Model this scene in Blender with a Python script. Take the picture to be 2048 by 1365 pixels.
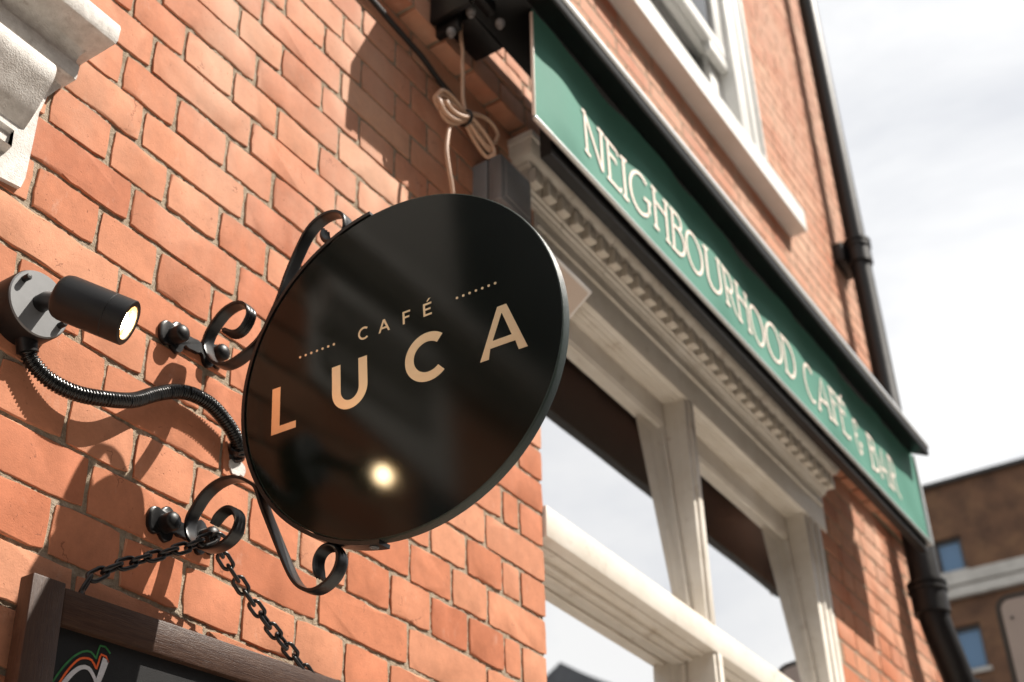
import bpy, bmesh, math, random
from mathutils import Vector, Matrix, noise as mnoise
random.seed(7)
for o in list(bpy.data.objects): bpy.data.objects.remove(o, do_unlink=True)
S = bpy.context.scene
COL = S.collection
R = math.radians

# ---------------------------------------------------------------- camera
cam_d = bpy.data.cameras.new('camera')
cam = bpy.data.objects.new('camera', cam_d); COL.objects.link(cam)
YAW, PIT, ROL = 0.576045, 0.600931, -0.012136
fw = Vector((math.cos(PIT)*math.cos(YAW), math.cos(PIT)*math.sin(YAW), math.sin(PIT)))
rt = fw.cross(Vector((0, 0, 1))).normalized(); upv = rt.cross(fw)
rt2 = math.cos(ROL)*rt + math.sin(ROL)*upv
up2 = -math.sin(ROL)*rt + math.cos(ROL)*upv
CAM = Vector((0, -1.24346, 1.55))
mw = Matrix((rt2, up2, -fw)).transposed().to_4x4(); mw.translation = CAM
cam.matrix_world = mw
cam_d.sensor_width = 36; cam_d.lens = 2583.65/2048*36
cam_d.clip_start = 0.02; cam_d.clip_end = 600
cam_d.dof.use_dof = True; cam_d.dof.focus_distance = 1.62; cam_d.dof.aperture_fstop = 4.8
cam_d.dof.aperture_blades = 8
S.camera = cam
S.render.resolution_x, S.render.resolution_y = 1024, 682

# ---------------------------------------------------------------- light
SUN = Vector((0.6, -1.0, 1.66)).normalized()
world = bpy.data.worlds.new('World'); S.world = world; world.use_nodes = True
nt = world.node_tree; nt.nodes.clear()
def N(t, k, **kw):
    n = t.nodes.new(k)
    for a, b in kw.items():
        setattr(n, a, b)
    return n
out = N(nt, 'ShaderNodeOutputWorld'); bg = N(nt, 'ShaderNodeBackground')
sky = N(nt, 'ShaderNodeTexSky', sky_type='NISHITA', sun_disc=False)
sky.sun_elevation = math.asin(SUN.z); sky.sun_rotation = math.atan2(SUN.x, SUN.y)
sky.air_density = 1.0; sky.dust_density = 1.2
tc = N(nt, 'ShaderNodeTexCoord'); mp = N(nt, 'ShaderNodeMapping')
mp.inputs['Scale'].default_value = (1.0, 1.0, 2.2)
nz = N(nt, 'ShaderNodeTexNoise'); nz.inputs['Scale'].default_value = 2.3; nz.inputs['Detail'].default_value = 9
nz.inputs['Roughness'].default_value = 0.58; nz.inputs['Distortion'].default_value = 0.35
rp = N(nt, 'ShaderNodeValToRGB')
rp.color_ramp.elements[0].position = 0.34; rp.color_ramp.elements[0].color = (0.66, 0.66, 0.66, 1)
rp.color_ramp.elements[1].position = 0.55; rp.color_ramp.elements[1].color = (1, 1, 1, 1)
mx = N(nt, 'ShaderNodeMixRGB')
CLOUD = 12.6
mx.inputs['Color2'].default_value = (CLOUD, CLOUD*1.0, CLOUD*1.0, 1)
nt.links.new(tc.outputs['Generated'], mp.inputs['Vector']); nt.links.new(mp.outputs['Vector'], nz.inputs['Vector'])
nt.links.new(nz.outputs['Fac'], rp.inputs['Fac']); nt.links.new(rp.outputs['Color'], mx.inputs['Fac'])
nt.links.new(sky.outputs['Color'], mx.inputs['Color1']); nt.links.new(mx.outputs['Color'], bg.inputs['Color'])
bg.inputs['Strength'].default_value = 0.05
nt.links.new(bg.outputs['Background'], out.inputs['Surface'])
sun_d = bpy.data.lights.new('sun', 'SUN'); sun_d.energy = 5.0; sun_d.angle = R(0.53); sun_d.color = (1.0, 0.93, 0.84)
sun = bpy.data.objects.new('sun', sun_d); COL.objects.link(sun)
sun.rotation_euler = SUN.to_track_quat('Z', 'Y').to_euler(); sun.location = (3, -6, 9)
S.view_settings.view_transform = 'Standard'; S.view_settings.look = 'None'
S.view_settings.gamma = 1.0; S.view_settings.use_curve_mapping = False
S.view_settings.exposure = 0.82

# ---------------------------------------------------------------- materials
def lk(t, a, b): t.links.new(a, b)
def rgb(c): return (c[0], c[1], c[2], 1)
def mat(name, col, rough=0.5, metal=0.0, col2=None, nscale=30, bump=0.0, bscale=200, bdist=0.001, coat=0.0, ior=1.5,
        rvar=0.0, stretch=None, spec=0.5, dirt=None, dscale=6, dlo=.5, dhi=.7):
    m = bpy.data.materials.new(name); m.use_nodes = True
    t = m.node_tree; b = t.nodes['Principled BSDF']
    b.inputs['Base Color'].default_value = rgb(col); b.inputs['Roughness'].default_value = rough
    b.inputs['Metallic'].default_value = metal; b.inputs['IOR'].default_value = ior
    b.inputs['Specular IOR Level'].default_value = spec
    if coat: b.inputs['Coat Weight'].default_value = coat; b.inputs['Coat Roughness'].default_value = 0.05
    c = N(t, 'ShaderNodeTexCoord'); vec = c.outputs['Object']
    if stretch:
        mpp = N(t, 'ShaderNodeMapping'); mpp.inputs['Scale'].default_value = stretch
        lk(t, vec, mpp.inputs['Vector']); vec = mpp.outputs['Vector']
    last = None
    if col2:
        n = N(t, 'ShaderNodeTexNoise'); n.inputs['Scale'].default_value = nscale; n.inputs['Detail'].default_value = 6
        n.inputs['Roughness'].default_value = 0.65
        lk(t, vec, n.inputs['Vector'])
        x = N(t, 'ShaderNodeMixRGB'); x.inputs['Color1'].default_value = rgb(col); x.inputs['Color2'].default_value = rgb(col2)
        r = N(t, 'ShaderNodeValToRGB'); r.color_ramp.elements[0].position = .35; r.color_ramp.elements[1].position = .68
        lk(t, n.outputs['Fac'], r.inputs['Fac']); lk(t, r.outputs['Color'], x.inputs['Fac'])
        last = x.outputs['Color']
        if rvar:
            mr = N(t, 'ShaderNodeMapRange'); mr.inputs['To Min'].default_value = rough; mr.inputs['To Max'].default_value = rough+rvar
            lk(t, n.outputs['Fac'], mr.inputs['Value']); lk(t, mr.outputs['Result'], b.inputs['Roughness'])
    if dirt:
        n3 = N(t, 'ShaderNodeTexNoise'); n3.inputs['Scale'].default_value = dscale; n3.inputs['Detail'].default_value = 10
        n3.inputs['Roughness'].default_value = .72
        lk(t, c.outputs['Object'], n3.inputs['Vector'])
        r3 = N(t, 'ShaderNodeValToRGB'); r3.color_ramp.elements[0].position = dlo; r3.color_ramp.elements[1].position = dhi
        lk(t, n3.outputs['Fac'], r3.inputs['Fac'])
        x3 = N(t, 'ShaderNodeMixRGB'); x3.inputs['Color1'].default_value = rgb(col); x3.inputs['Color2'].default_value = rgb(dirt)
        if last: lk(t, last, x3.inputs['Color1'])
        lk(t, r3.outputs['Color'], x3.inputs['Fac']); last = x3.outputs['Color']
    if last: lk(t, last, b.inputs['Base Color'])
    if bump:
        n2 = N(t, 'ShaderNodeTexNoise'); n2.inputs['Scale'].default_value = bscale; n2.inputs['Detail'].default_value = 5
        n2.inputs['Roughness'].default_value = .6
        lk(t, vec, n2.inputs['Vector'])
        bp = N(t, 'ShaderNodeBump'); bp.inputs['Strength'].default_value = bump; bp.inputs['Distance'].default_value = bdist
        lk(t, n2.outputs['Fac'], bp.inputs['Height']); lk(t, bp.outputs['Normal'], b.inputs['Normal'])
    return m

def brick_material():
    m = bpy.data.materials.new('red_brick'); m.use_nodes = True
    t = m.node_tree; b = t.nodes['Principled BSDF']
    b.inputs['Roughness'].default_value = .82; b.inputs['Specular IOR Level'].default_value = .25
    g = N(t, 'ShaderNodeNewGeometry'); oi = N(t, 'ShaderNodeObjectInfo')
    ad = N(t, 'ShaderNodeMath', operation='ADD'); lk(t, g.outputs['Random Per Island'], ad.inputs[0]); lk(t, oi.outputs['Random'], ad.inputs[1])
    fr = N(t, 'ShaderNodeMath', operation='FRACT'); lk(t, ad.outputs[0], fr.inputs[0])
    ramp = N(t, 'ShaderNodeValToRGB'); cr = ramp.color_ramp
    cols = [(0, (.465, .172, .088)), (.17, (.525, .225, .126)), (.34, (.405, .132, .064)), (.52, (.53, .240, .140)), (.68, (.455, .160, .080)), (.84, (.50, .200, .108)), (1, (.56, .275, .165))]
    cr.elements[0].color = rgb(cols[0][1]); cr.elements[1].position = 1; cr.elements[1].color = rgb(cols[-1][1])
    for p_, c_ in cols[1:-1]:
        e = cr.elements.new(p_); e.color = rgb(c_)
    lk(t, fr.outputs[0], ramp.inputs['Fac'])
    pos = g.outputs['Position']
    # clay mottling
    n1 = N(t, 'ShaderNodeTexNoise'); n1.inputs['Scale'].default_value = 34; n1.inputs['Detail'].default_value = 7; n1.inputs['Roughness'].default_value = .7
    lk(t, pos, n1.inputs['Vector'])
    r1 = N(t, 'ShaderNodeMapRange'); r1.inputs['From Min'].default_value = .3; r1.inputs['From Max'].default_value = .72
    r1.inputs['To Min'].default_value = .86; r1.inputs['To Max'].default_value = 1.14
    lk(t, n1.outputs['Fac'], r1.inputs['Value'])
    hs = N(t, 'ShaderNodeHueSaturation'); lk(t, r1.outputs['Result'], hs.inputs['Value']); lk(t, ramp.outputs['Color'], hs.inputs['Color'])
    # paler tint rising with height, painting in light reflected from windows opposite
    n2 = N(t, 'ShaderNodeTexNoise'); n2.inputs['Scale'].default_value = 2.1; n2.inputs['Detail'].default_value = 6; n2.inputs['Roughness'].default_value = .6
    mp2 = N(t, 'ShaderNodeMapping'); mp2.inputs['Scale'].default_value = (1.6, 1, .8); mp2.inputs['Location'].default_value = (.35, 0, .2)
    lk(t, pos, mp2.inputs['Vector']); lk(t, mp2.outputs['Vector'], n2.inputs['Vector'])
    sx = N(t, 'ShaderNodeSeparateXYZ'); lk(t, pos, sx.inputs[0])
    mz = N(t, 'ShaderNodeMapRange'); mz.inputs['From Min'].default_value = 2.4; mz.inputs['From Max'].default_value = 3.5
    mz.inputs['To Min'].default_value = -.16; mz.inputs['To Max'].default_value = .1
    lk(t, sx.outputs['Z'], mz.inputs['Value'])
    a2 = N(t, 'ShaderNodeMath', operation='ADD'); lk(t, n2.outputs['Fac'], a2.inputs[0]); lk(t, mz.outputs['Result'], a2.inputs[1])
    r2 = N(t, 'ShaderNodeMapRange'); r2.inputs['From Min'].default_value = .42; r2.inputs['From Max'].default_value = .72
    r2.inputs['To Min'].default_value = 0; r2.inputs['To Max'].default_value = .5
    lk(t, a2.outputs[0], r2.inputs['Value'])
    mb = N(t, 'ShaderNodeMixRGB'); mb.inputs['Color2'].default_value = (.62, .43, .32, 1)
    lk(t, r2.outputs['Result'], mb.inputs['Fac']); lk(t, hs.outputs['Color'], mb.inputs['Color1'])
    # dark pits, soot specks and hair cracks
    n3 = N(t, 'ShaderNodeTexNoise'); n3.inputs['Scale'].default_value = 260; n3.inputs['Detail'].default_value = 3
    lk(t, pos, n3.inputs['Vector'])
    r3 = N(t, 'ShaderNodeValToRGB'); r3.color_ramp.elements[0].position = .70; r3.color_ramp.elements[1].position = .75
    lk(t, n3.outputs['Fac'], r3.inputs['Fac'])
    n4 = N(t, 'ShaderNodeTexNoise'); n4.inputs['Scale'].default_value = 22; n4.inputs['Detail'].default_value = 9; n4.inputs['Roughness'].default_value = .75
    mp4 = N(t, 'ShaderNodeMapping'); mp4.inputs['Location'].default_value = (3, 1, 7)
    lk(t, pos, mp4.inputs['Vector']); lk(t, mp4.outputs['Vector'], n4.inputs['Vector'])
    r4 = N(t, 'ShaderNodeValToRGB'); r4.color_ramp.elements[0].position = .63; r4.color_ramp.elements[1].position = .74
    lk(t, n4.outputs['Fac'], r4.inputs['Fac'])
    m3 = N(t, 'ShaderNodeMixRGB'); m3.inputs['Color2'].default_value = (.16, .05, .03, 1)
    f3 = N(t, 'ShaderNodeMath', operation='MULTIPLY'); f3.inputs[1].default_value = .55
    lk(t, r3.outputs['Color'], f3.inputs[0]); lk(t, f3.outputs[0], m3.inputs['Fac']); lk(t, mb.outputs['Color'], m3.inputs['Color1'])
    m4 = N(t, 'ShaderNodeMixRGB'); m4.inputs['Color2'].default_value = (.24, .075, .04, 1)
    f4 = N(t, 'ShaderNodeMath', operation='MULTIPLY'); f4.inputs[1].default_value = .5
    lk(t, r4.outputs['Color'], f4.inputs[0]); lk(t, f4.outputs[0], m4.inputs['Fac']); lk(t, m3.outputs['Color'], m4.inputs['Color1'])
    # sparse hair cracks and drag marks
    n5 = N(t, 'ShaderNodeTexNoise'); n5.inputs['Scale'].default_value = 30; n5.inputs['Detail'].default_value = 4
    lk(t, pos, n5.inputs['Vector'])
    mx5 = N(t, 'ShaderNodeMixRGB'); mx5.inputs['Fac'].default_value = .06; lk(t, pos, mx5.inputs['Color1']); lk(t, n5.outputs['Color'], mx5.inputs['Color2'])
    v5 = N(t, 'ShaderNodeTexVoronoi', feature='DISTANCE_TO_EDGE'); v5.inputs['Scale'].default_value = 13; lk(t, mx5.outputs['Color'], v5.inputs['Vector'])
    c5 = N(t, 'ShaderNodeMath', operation='LESS_THAN'); c5.inputs[1].default_value = .0085; lk(t, v5.outputs['Distance'], c5.inputs[0])
    k5 = N(t, 'ShaderNodeTexNoise'); k5.inputs['Scale'].default_value = 11; k5.inputs['Detail'].default_value = 3
    mp5 = N(t, 'ShaderNodeMapping'); mp5.inputs['Location'].default_value = (9, 4, 2); lk(t, pos, mp5.inputs['Vector']); lk(t, mp5.outputs['Vector'], k5.inputs['Vector'])
    g5 = N(t, 'ShaderNodeMath', operation='GREATER_THAN'); g5.inputs[1].default_value = .62; lk(t, k5.outputs['Fac'], g5.inputs[0])
    q5 = N(t, 'ShaderNodeMath', operation='MULTIPLY'); lk(t, c5.outputs[0], q5.inputs[0]); lk(t, g5.outputs[0], q5.inputs[1])
    q6 = N(t, 'ShaderNodeMath', operation='MULTIPLY'); q6.inputs[1].default_value = .6; lk(t, q5.outputs[0], q6.inputs[0])
    m5 = N(t, 'ShaderNodeMixRGB'); m5.inputs['Color2'].default_value = (.17, .06, .035, 1); lk(t, q6.outputs[0], m5.inputs['Fac']); lk(t, m4.outputs['Color'], m5.inputs['Color1'])
    # salt and lime smears left by old pointing
    n7 = N(t, 'ShaderNodeTexNoise'); n7.inputs['Scale'].default_value = 17; n7.inputs['Detail'].default_value = 10; n7.inputs['Roughness'].default_value = .78
    mp7 = N(t, 'ShaderNodeMapping'); mp7.inputs['Location'].default_value = (1, 8, 5); mp7.inputs['Scale'].default_value = (1.3, 1, .55); lk(t, pos, mp7.inputs['Vector']); lk(t, mp7.outputs['Vector'], n7.inputs['Vector'])
    r7 = N(t, 'ShaderNodeMapRange'); r7.inputs['From Min'].default_value = .58; r7.inputs['From Max'].default_value = .78; r7.inputs['To Min'].default_value = 0; r7.inputs['To Max'].default_value = .42
    lk(t, n7.outputs['Fac'], r7.inputs['Value'])
    m7 = N(t, 'ShaderNodeMixRGB'); m7.inputs['Color2'].default_value = (.60, .46, .37, 1); lk(t, r7.outputs['Result'], m7.inputs['Fac']); lk(t, m5.outputs['Color'], m7.inputs['Color1'])
    lk(t, m7.outputs['Color'], b.inputs['Base Color'])
    # relief
    nb = N(t, 'ShaderNodeTexNoise'); nb.inputs['Scale'].default_value = 420; nb.inputs['Detail'].default_value = 5; nb.inputs['Roughness'].default_value = .65
    lk(t, pos, nb.inputs['Vector'])
    nb2 = N(t, 'ShaderNodeTexNoise'); nb2.inputs['Scale'].default_value = 45; nb2.inputs['Detail'].default_value = 6
    lk(t, pos, nb2.inputs['Vector'])
    b1 = N(t, 'ShaderNodeBump'); b1.inputs['Strength'].default_value = .5; b1.inputs['Distance'].default_value = .0012
    lk(t, nb.outputs['Fac'], b1.inputs['Height'])
    b2 = N(t, 'ShaderNodeBump'); b2.inputs['Strength'].default_value = .3; b2.inputs['Distance'].default_value = .002
    lk(t, nb2.outputs['Fac'], b2.inputs['Height']); lk(t, b1.outputs['Normal'], b2.inputs['Normal'])
    b3 = N(t, 'ShaderNodeBump', invert=True); b3.inputs['Strength'].default_value = .7; b3.inputs['Distance'].default_value = .0016
    lk(t, r3.outputs['Color'], b3.inputs['Height']); lk(t, b2.outputs['Normal'], b3.inputs['Normal'])
    lk(t, b3.outputs['Normal'], b.inputs['Normal'])
    return m

def glass_material(name, tint=(.9, .95, .93), ior=1.9, refl=.0):
    m = bpy.data.materials.new(name); m.use_nodes = True
    t = m.node_tree; t.nodes.remove(t.nodes['Principled BSDF'])
    o = t.nodes['Material Output']
    tr = N(t, 'ShaderNodeBsdfTransparent'); tr.inputs['Color'].default_value = rgb(tint)
    gl = N(t, 'ShaderNodeBsdfGlossy'); gl.inputs['Roughness'].default_value = 0.0; gl.inputs['Color'].default_value = (1, 1, 1, 1)
    f = N(t, 'ShaderNodeFresnel'); f.inputs['IOR'].default_value = ior
    nn = N(t, 'ShaderNodeTexNoise'); nn.inputs['Scale'].default_value = 1.6; nn.inputs['Detail'].default_value = 1
    c = N(t, 'ShaderNodeTexCoord'); lk(t, c.outputs['Object'], nn.inputs['Vector'])
    bp = N(t, 'ShaderNodeBump'); bp.inputs['Strength'].default_value = .06; bp.inputs['Distance'].default_value = .02
    lk(t, nn.outputs['Fac'], bp.inputs['Height']); lk(t, bp.outputs['Normal'], gl.inputs['Normal'])
    x = N(t, 'ShaderNodeMixShader'); mxx = N(t, 'ShaderNodeMath', operation='MAXIMUM'); mxx.inputs[1].default_value = refl; lk(t, f.outputs['Fac'], mxx.inputs[0]); lk(t, mxx.outputs[0], x.inputs['Fac'])
    lk(t, tr.outputs['BSDF'], x.inputs[1]); lk(t, gl.outputs['BSDF'], x.inputs[2]); lk(t, x.outputs['Shader'], o.inputs['Surface'])
    return m

def emit_material(name, col, strength):
    m = bpy.data.materials.new(name); m.use_nodes = True
    b = m.node_tree.nodes['Principled BSDF']
    b.inputs['Base Color'].default_value = rgb(col); b.inputs['Emission Color'].default_value = rgb(col)
    b.inputs['Emission Strength'].default_value = strength
    return m

M = {}
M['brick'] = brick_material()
M['mortar'] = mat('lime_mortar', (.42, .345, .26), .95, col2=(.24, .185, .13), nscale=110, bump=1.0, bscale=320, bdist=.003, spec=.1, dirt=(.42, .36, .29), dscale=14)
M['sign_black'] = mat('black_sign_enamel', (.0032, .0048, .0036), .05, bump=.3, bscale=620, bdist=.00012, spec=.29, col2=(.0042, .006, .0046), nscale=9, rvar=.06)
M['sign_edge'] = mat('dark_green_edge_paint', (.008, .018, .013), .32, bump=.7, bscale=160, bdist=.0016, stretch=(1, 6, 1), col2=(.012, .026, .019), nscale=60)
M['gold'] = mat('gold_leaf', (.93, .74, .50), .28, 1.0, bump=.2, bscale=600, bdist=.0002)
M['iron'] = mat('black_powder_coat', (.0045, .0045, .005), .27, spec=.42, bump=.25, bscale=140, bdist=.0006, col2=(.008, .008, .0085), nscale=40, rvar=.12)
M['lamp_black'] = mat('matt_black_lamp', (.006, .006, .0065), .42, spec=.32, bump=.2, bscale=900, bdist=.0002)
M['lamp_face'] = mat('plate_sky_sheen', (.16, .165, .17), .36, bump=.25, bscale=500, bdist=.0003, col2=(.18, .185, .19), nscale=70, dirt=(.23, .23, .22), dscale=40, dlo=.6, dhi=.8)  # lighter grey stands in for sky sheen on a black plate
M['bolt'] = mat('black_bolt_paint', (.0045, .0045, .005), .42, spec=.3, bump=.3, bscale=200, bdist=.0006)
M['conduit'] = mat('black_pvc_conduit', (.006, .006, .006), .26, spec=.45, bump=.15, bscale=300, bdist=.0004)
M['lamp_glow'] = emit_material('led_lens', (1.0, .76, .44), 75.0)
M['lamp_rim'] = emit_material('amber_lens_rim', (1.0, .60, .24), 1.6)
M['lamp_cup'] = mat('lamp_reflector', (.75, .58, .36), .35, .9)
M['stone'] = mat('white_masonry_paint', (.70, .675, .64), .8, bump=.9, bscale=380, bdist=.0014, col2=(.52, .49, .455), nscale=60, dirt=(.24, .18, .14), dscale=38, dlo=.58, dhi=.8)
M['white_wood'] = mat('white_gloss_timber', (.78, .735, .665), .42, bump=.4, bscale=60, bdist=.0015, stretch=(1, 1, 1), col2=(.66, .605, .52), nscale=7, dirt=(.30, .21, .14), dscale=13, dlo=.57, dhi=.80)
M['white_sill'] = mat('white_painted_sill', (.74, .74, .72), .5, col2=(.66, .66, .63), nscale=8, bump=.3, bscale=80, bdist=.001)
M['green'] = mat('green_sign_canvas', (.082, .232, .180), .7, col2=(.092, .25, .195), nscale=5, spec=.15, bump=.25, bscale=700, bdist=.0004)
M['cream'] = mat('cream_sign_lettering', (.85, .74, .65), .55)
M['hood'] = mat('black_coated_hood', (.0045, .0045, .005), .36, col2=(.007, .007, .0075), nscale=12, rvar=.1, spec=.3)
M['trim'] = mat('grey_aluminium_trim', (.55, .57, .57), .35, .6)
M['hood_glint'] = mat('hood_lip_sky_glint', (.60, .62, .63), .32, .6)  # pale grey paints the sun and sky glint along the black hood's edge
M['pipe'] = mat('black_cast_iron_paint', (.006, .0055, .006), .36, spec=.32, bump=.35, bscale=60, bdist=.001, col2=(.011, .0105, .011), nscale=20, rvar=.15)
M['cable_beige'] = mat('beige_cable_sheath', (.52, .34, .235), .5, col2=(.46, .30, .2), nscale=25)
M['cable_black'] = mat('black_cable_sheath', (.012, .011, .011), .5)
M['box_grey'] = mat('grey_plastic_box', (.19, .19, .195), .45, col2=(.21, .21, .21), nscale=30)
M['panel_white'] = mat('white_plastic_panel', (.85, .84, .82), .4)
M['panel_mesh'] = mat('beige_speaker_cloth', (.62, .54, .47), .8, bump=.6, bscale=800, bdist=.0006)
M['wood'] = mat('dark_stained_wood', (.034, .015, .009), .36, spec=.3, col2=(.062, .030, .017), nscale=26, stretch=(1, 8, 14), bump=.5, bscale=60, bdist=.0012, rvar=.2, dirt=(.085, .048, .030), dscale=30, dlo=.56, dhi=.8)
M['wood_v'] = mat('dark_stained_wood_upright', (.034, .015, .009), .36, spec=.3, col2=(.062, .030, .017), nscale=26, stretch=(14, 8, 1), bump=.5, bscale=60, bdist=.0012, rvar=.2, dirt=(.085, .048, .030), dscale=30, dlo=.56, dhi=.8)
M['board'] = mat('blackboard_paint', (.006, .006, .0065), .6, spec=.25, col2=(.010, .010, .0105), nscale=12, bump=.5, bscale=700, bdist=.0006, dirt=(.018, .018, .018), dscale=18, dlo=.52, dhi=.9)
M['chalk_white'] = mat('white_chalk_marker', (.55, .55, .58), .9, col2=(.42, .42, .45), nscale=120, stretch=(1, 1, 3))
M['chalk_orange'] = mat('orange_chalk_marker', (.72, .12, .025), .9, col2=(.55, .08, .02), nscale=150)
M['chalk_green'] = mat('green_chalk_marker', (.03, .17, .05), .9, col2=(.02, .11, .035), nscale=150)
M['glass'] = glass_material('coated_window_glass', refl=.84)
M['glass_up'] = glass_material('old_window_glass', refl=.12)
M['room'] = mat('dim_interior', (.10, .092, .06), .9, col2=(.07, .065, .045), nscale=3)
M['curtain'] = mat('pale_curtain', (.62, .63, .58), .9, col2=(.5, .51, .47), nscale=9, stretch=(6, 6, .3))
M['far_brick'] = mat('sooty_stock_brick', (.155, .078, .042), .9, col2=(.075, .038, .022), nscale=2.2, bump=.5, bscale=40, bdist=.01, dirt=(.20, .11, .055), dscale=1.3, dlo=.5, dhi=.75)
M['far_stone'] = mat('weathered_stone_band', (.52, .50, .46), .8, col2=(.38, .36, .33), nscale=3)
M['far_dark'] = mat('dark_painted_frame', (.04, .037, .035), .5)
M['far_glass'] = mat('reflecting_window_glass', (.085, .175, .30), .08, spec=.5, ior=1.5)
M['sign_back'] = mat('grey_sign_face', (.40, .37, .36), .45, col2=(.36, .335, .325), nscale=3)
M['sign_disc'] = mat('grey_sign_disc', (.10, .10, .105), .4)
M['lead'] = mat('lead_flashing', (.12, .125, .13), .5, .3)
M['paving'] = mat('grey_paving', (.34, .31, .275), .85, col2=(.28, .255, .23), nscale=2, bump=.3, bscale=60, bdist=.003)
M['asphalt'] = mat('asphalt', (.05, .05, .052), .9, col2=(.065, .064, .063), nscale=8, bump=.4, bscale=90, bdist=.004)
M['slate'] = mat('slate_roof', (.09, .095, .105), .6, col2=(.06, .062, .07), nscale=2)
M['door_grey'] = mat('grey_door_paint', (.05, .055, .06), .4)

# ---------------------------------------------------------------- mesh helpers
class MB:
    def __init__(s): s.v = []; s.f = []
    def add(s, vs, fs):
        k = len(s.v); s.v += [tuple(v) for v in vs]; s.f += [tuple(i+k for i in f) for f in fs]; return s
    def box(s, x0, x1, y0, y1, z0, z1, bev=0.0):
        if x1 < x0: x0, x1 = x1, x0
        if y1 < y0: y0, y1 = y1, y0
        if z1 < z0: z0, z1 = z1, z0
        b = min(bev, (x1-x0)*.45, (y1-y0)*.45, (z1-z0)*.45)
        if b <= 0:
            vs = [(x, y, z) for x in (x0, x1) for y in (y0, y1) for z in (z0, z1)]
            fs = [(0, 1, 3, 2), (4, 6, 7, 5), (0, 4, 5, 1), (2, 3, 7, 6), (0, 2, 6, 4), (1, 5, 7, 3)]
            return s.add(vs, fs)
        bm = bmesh.new(); bmesh.ops.create_cube(bm, size=1)
        for v in bm.verts:
            v.co = Vector(((x0+x1)/2+v.co.x*(x1-x0), (y0+y1)/2+v.co.y*(y1-y0), (z0+z1)/2+v.co.z*(z1-z0)))
        bmesh.ops.bevel(bm, geom=bm.edges[:], offset=b, segments=2, profile=.5, affect='EDGES')
        bm.verts.index_update()
        s.add([v.co[:] for v in bm.verts], [[v.index for v in f.verts] for f in bm.faces]); bm.free(); return s
    def prism(s, poly, axis, a0, a1):
        # poly: 2-D outline; axis 'x': (y,z) outline extruded in x; 'y': (x,z); 'z': (x,y)
        n = len(poly)
        def P(p, a): return {'x': (a, p[0], p[1]), 'y': (p[0], a, p[1]), 'z': (p[0], p[1], a)}[axis]
        vs = [P(p, a0) for p in poly]+[P(p, a1) for p in poly]
        fs = [tuple(range(n)), tuple(range(2*n-1, n-1, -1))]+[(i, n+i, n+(i+1) % n, (i+1) % n) for i in range(n)]
        return s.add(vs, fs)
    def tube(s, pts, r, seg=12, caps=True, rad=None):
        pts = [Vector(p) for p in pts]; n = len(pts)
        T = []
        for i in range(n):
            d = pts[min(i+1, n-1)]-pts[max(i-1, 0)]
            T.append(d.normalized() if d.length > 1e-9 else Vector((0, 0, 1)))
        ref = Vector((0, 0, 1)) if abs(T[0].z) < .9 else Vector((1, 0, 0))
        u = T[0].cross(ref).normalized(); k = len(s.v)
        for i in range(n):
            u = (u-T[i]*u.dot(T[i])).normalized(); w = T[i].cross(u)
            rr = rad[i] if rad else r
            for j in range(seg):
                a = 2*math.pi*j/seg; s.v.append(tuple(pts[i]+(u*math.cos(a)+w*math.sin(a))*rr))
        for i in range(n-1):
            for j in range(seg):
                a, b = k+i*seg+j, k+i*seg+(j+1) % seg
                s.f.append((a, b, b+seg, a+seg))
        if caps:
            s.f.append(tuple(k+j for j in reversed(range(seg)))); s.f.append(tuple(k+(n-1)*seg+j for j in range(seg)))
        return s
    def lathe(s, prof, seg=32, mtx=None, close=False):
        # prof: (radius, height) along local +Z
        k = len(s.v); n = len(prof); mtx = mtx or Matrix()
        for r, h in prof:
            for j in range(seg):
                a = 2*math.pi*j/seg; s.v.append(tuple(mtx @ Vector((r*math.cos(a), r*math.sin(a), h))))
        for i in range(n-1):
            for j in range(seg):
                a, b = k+i*seg+j, k+i*seg+(j+1) % seg
                s.f.append((a, b, b+seg, a+seg))
        if close:
            s.f.append(tuple(k+j for j in reversed(range(seg)))); s.f.append(tuple(k+(n-1)*seg+j for j in range(seg)))
        return s
    def mesh(s, name, m, smooth=False, off=None):
        me = bpy.data.meshes.new(name)
        vs = s.v if off is None else [(a-off[0], b-off[1], c-off[2]) for a, b, c in s.v]
        me.from_pydata(vs, [], s.f); me.materials.append(m)
        bm = bmesh.new(); bm.from_mesh(me); bmesh.ops.recalc_face_normals(bm, faces=bm.faces[:]); bm.to_mesh(me); bm.free()
        if smooth:
            me.polygons.foreach_set('use_smooth', [True]*len(me.polygons))
            try: me.set_sharp_from_angle(angle=R(38 if smooth is True else smooth))
            except Exception: pass
        me.update(); return me
    def build(s, name, m, parent=None, smooth=False, local=False):
        off = None if (parent is None or local) else root_loc(parent)
        o = bpy.data.objects.new(name, s.mesh(name, m, smooth, off)); COL.objects.link(o)
        if parent is not None: o.parent = parent
        return o
def root_loc(o):
    while o.parent is not None: o = o.parent
    return o.location
def tag(o, label=None, cat=None, group=None, kind=None):
    if label: o['label'] = label
    if cat: o['category'] = cat
    if group: o['group'] = group
    if kind: o['kind'] = kind
    return o
def thing(name, label, cat, loc=(0, 0, 0), group=None):
    o = bpy.data.objects.new(name, None); COL.objects.link(o); o.location = loc; o.empty_display_size = .1
    return tag(o, label, cat, group)
def smooth_line(pts, step):
    pts = [Vector(p) for p in pts]; res = []
    P = [2*pts[0]-pts[1]]+pts+[2*pts[-1]-pts[-2]]
    for i in range(1, len(P)-2):
        a, b, c, d = P[i-1:i+3]; n = max(1, int((c-b).length/step))
        for k in range(n):
            t = k/n
            res.append(.5*((2*b)+(c-a)*t+(2*a-5*b+4*c-d)*t*t+(3*b-a-3*c+d)*t**3))
    res.append(pts[-1]); return res
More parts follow.
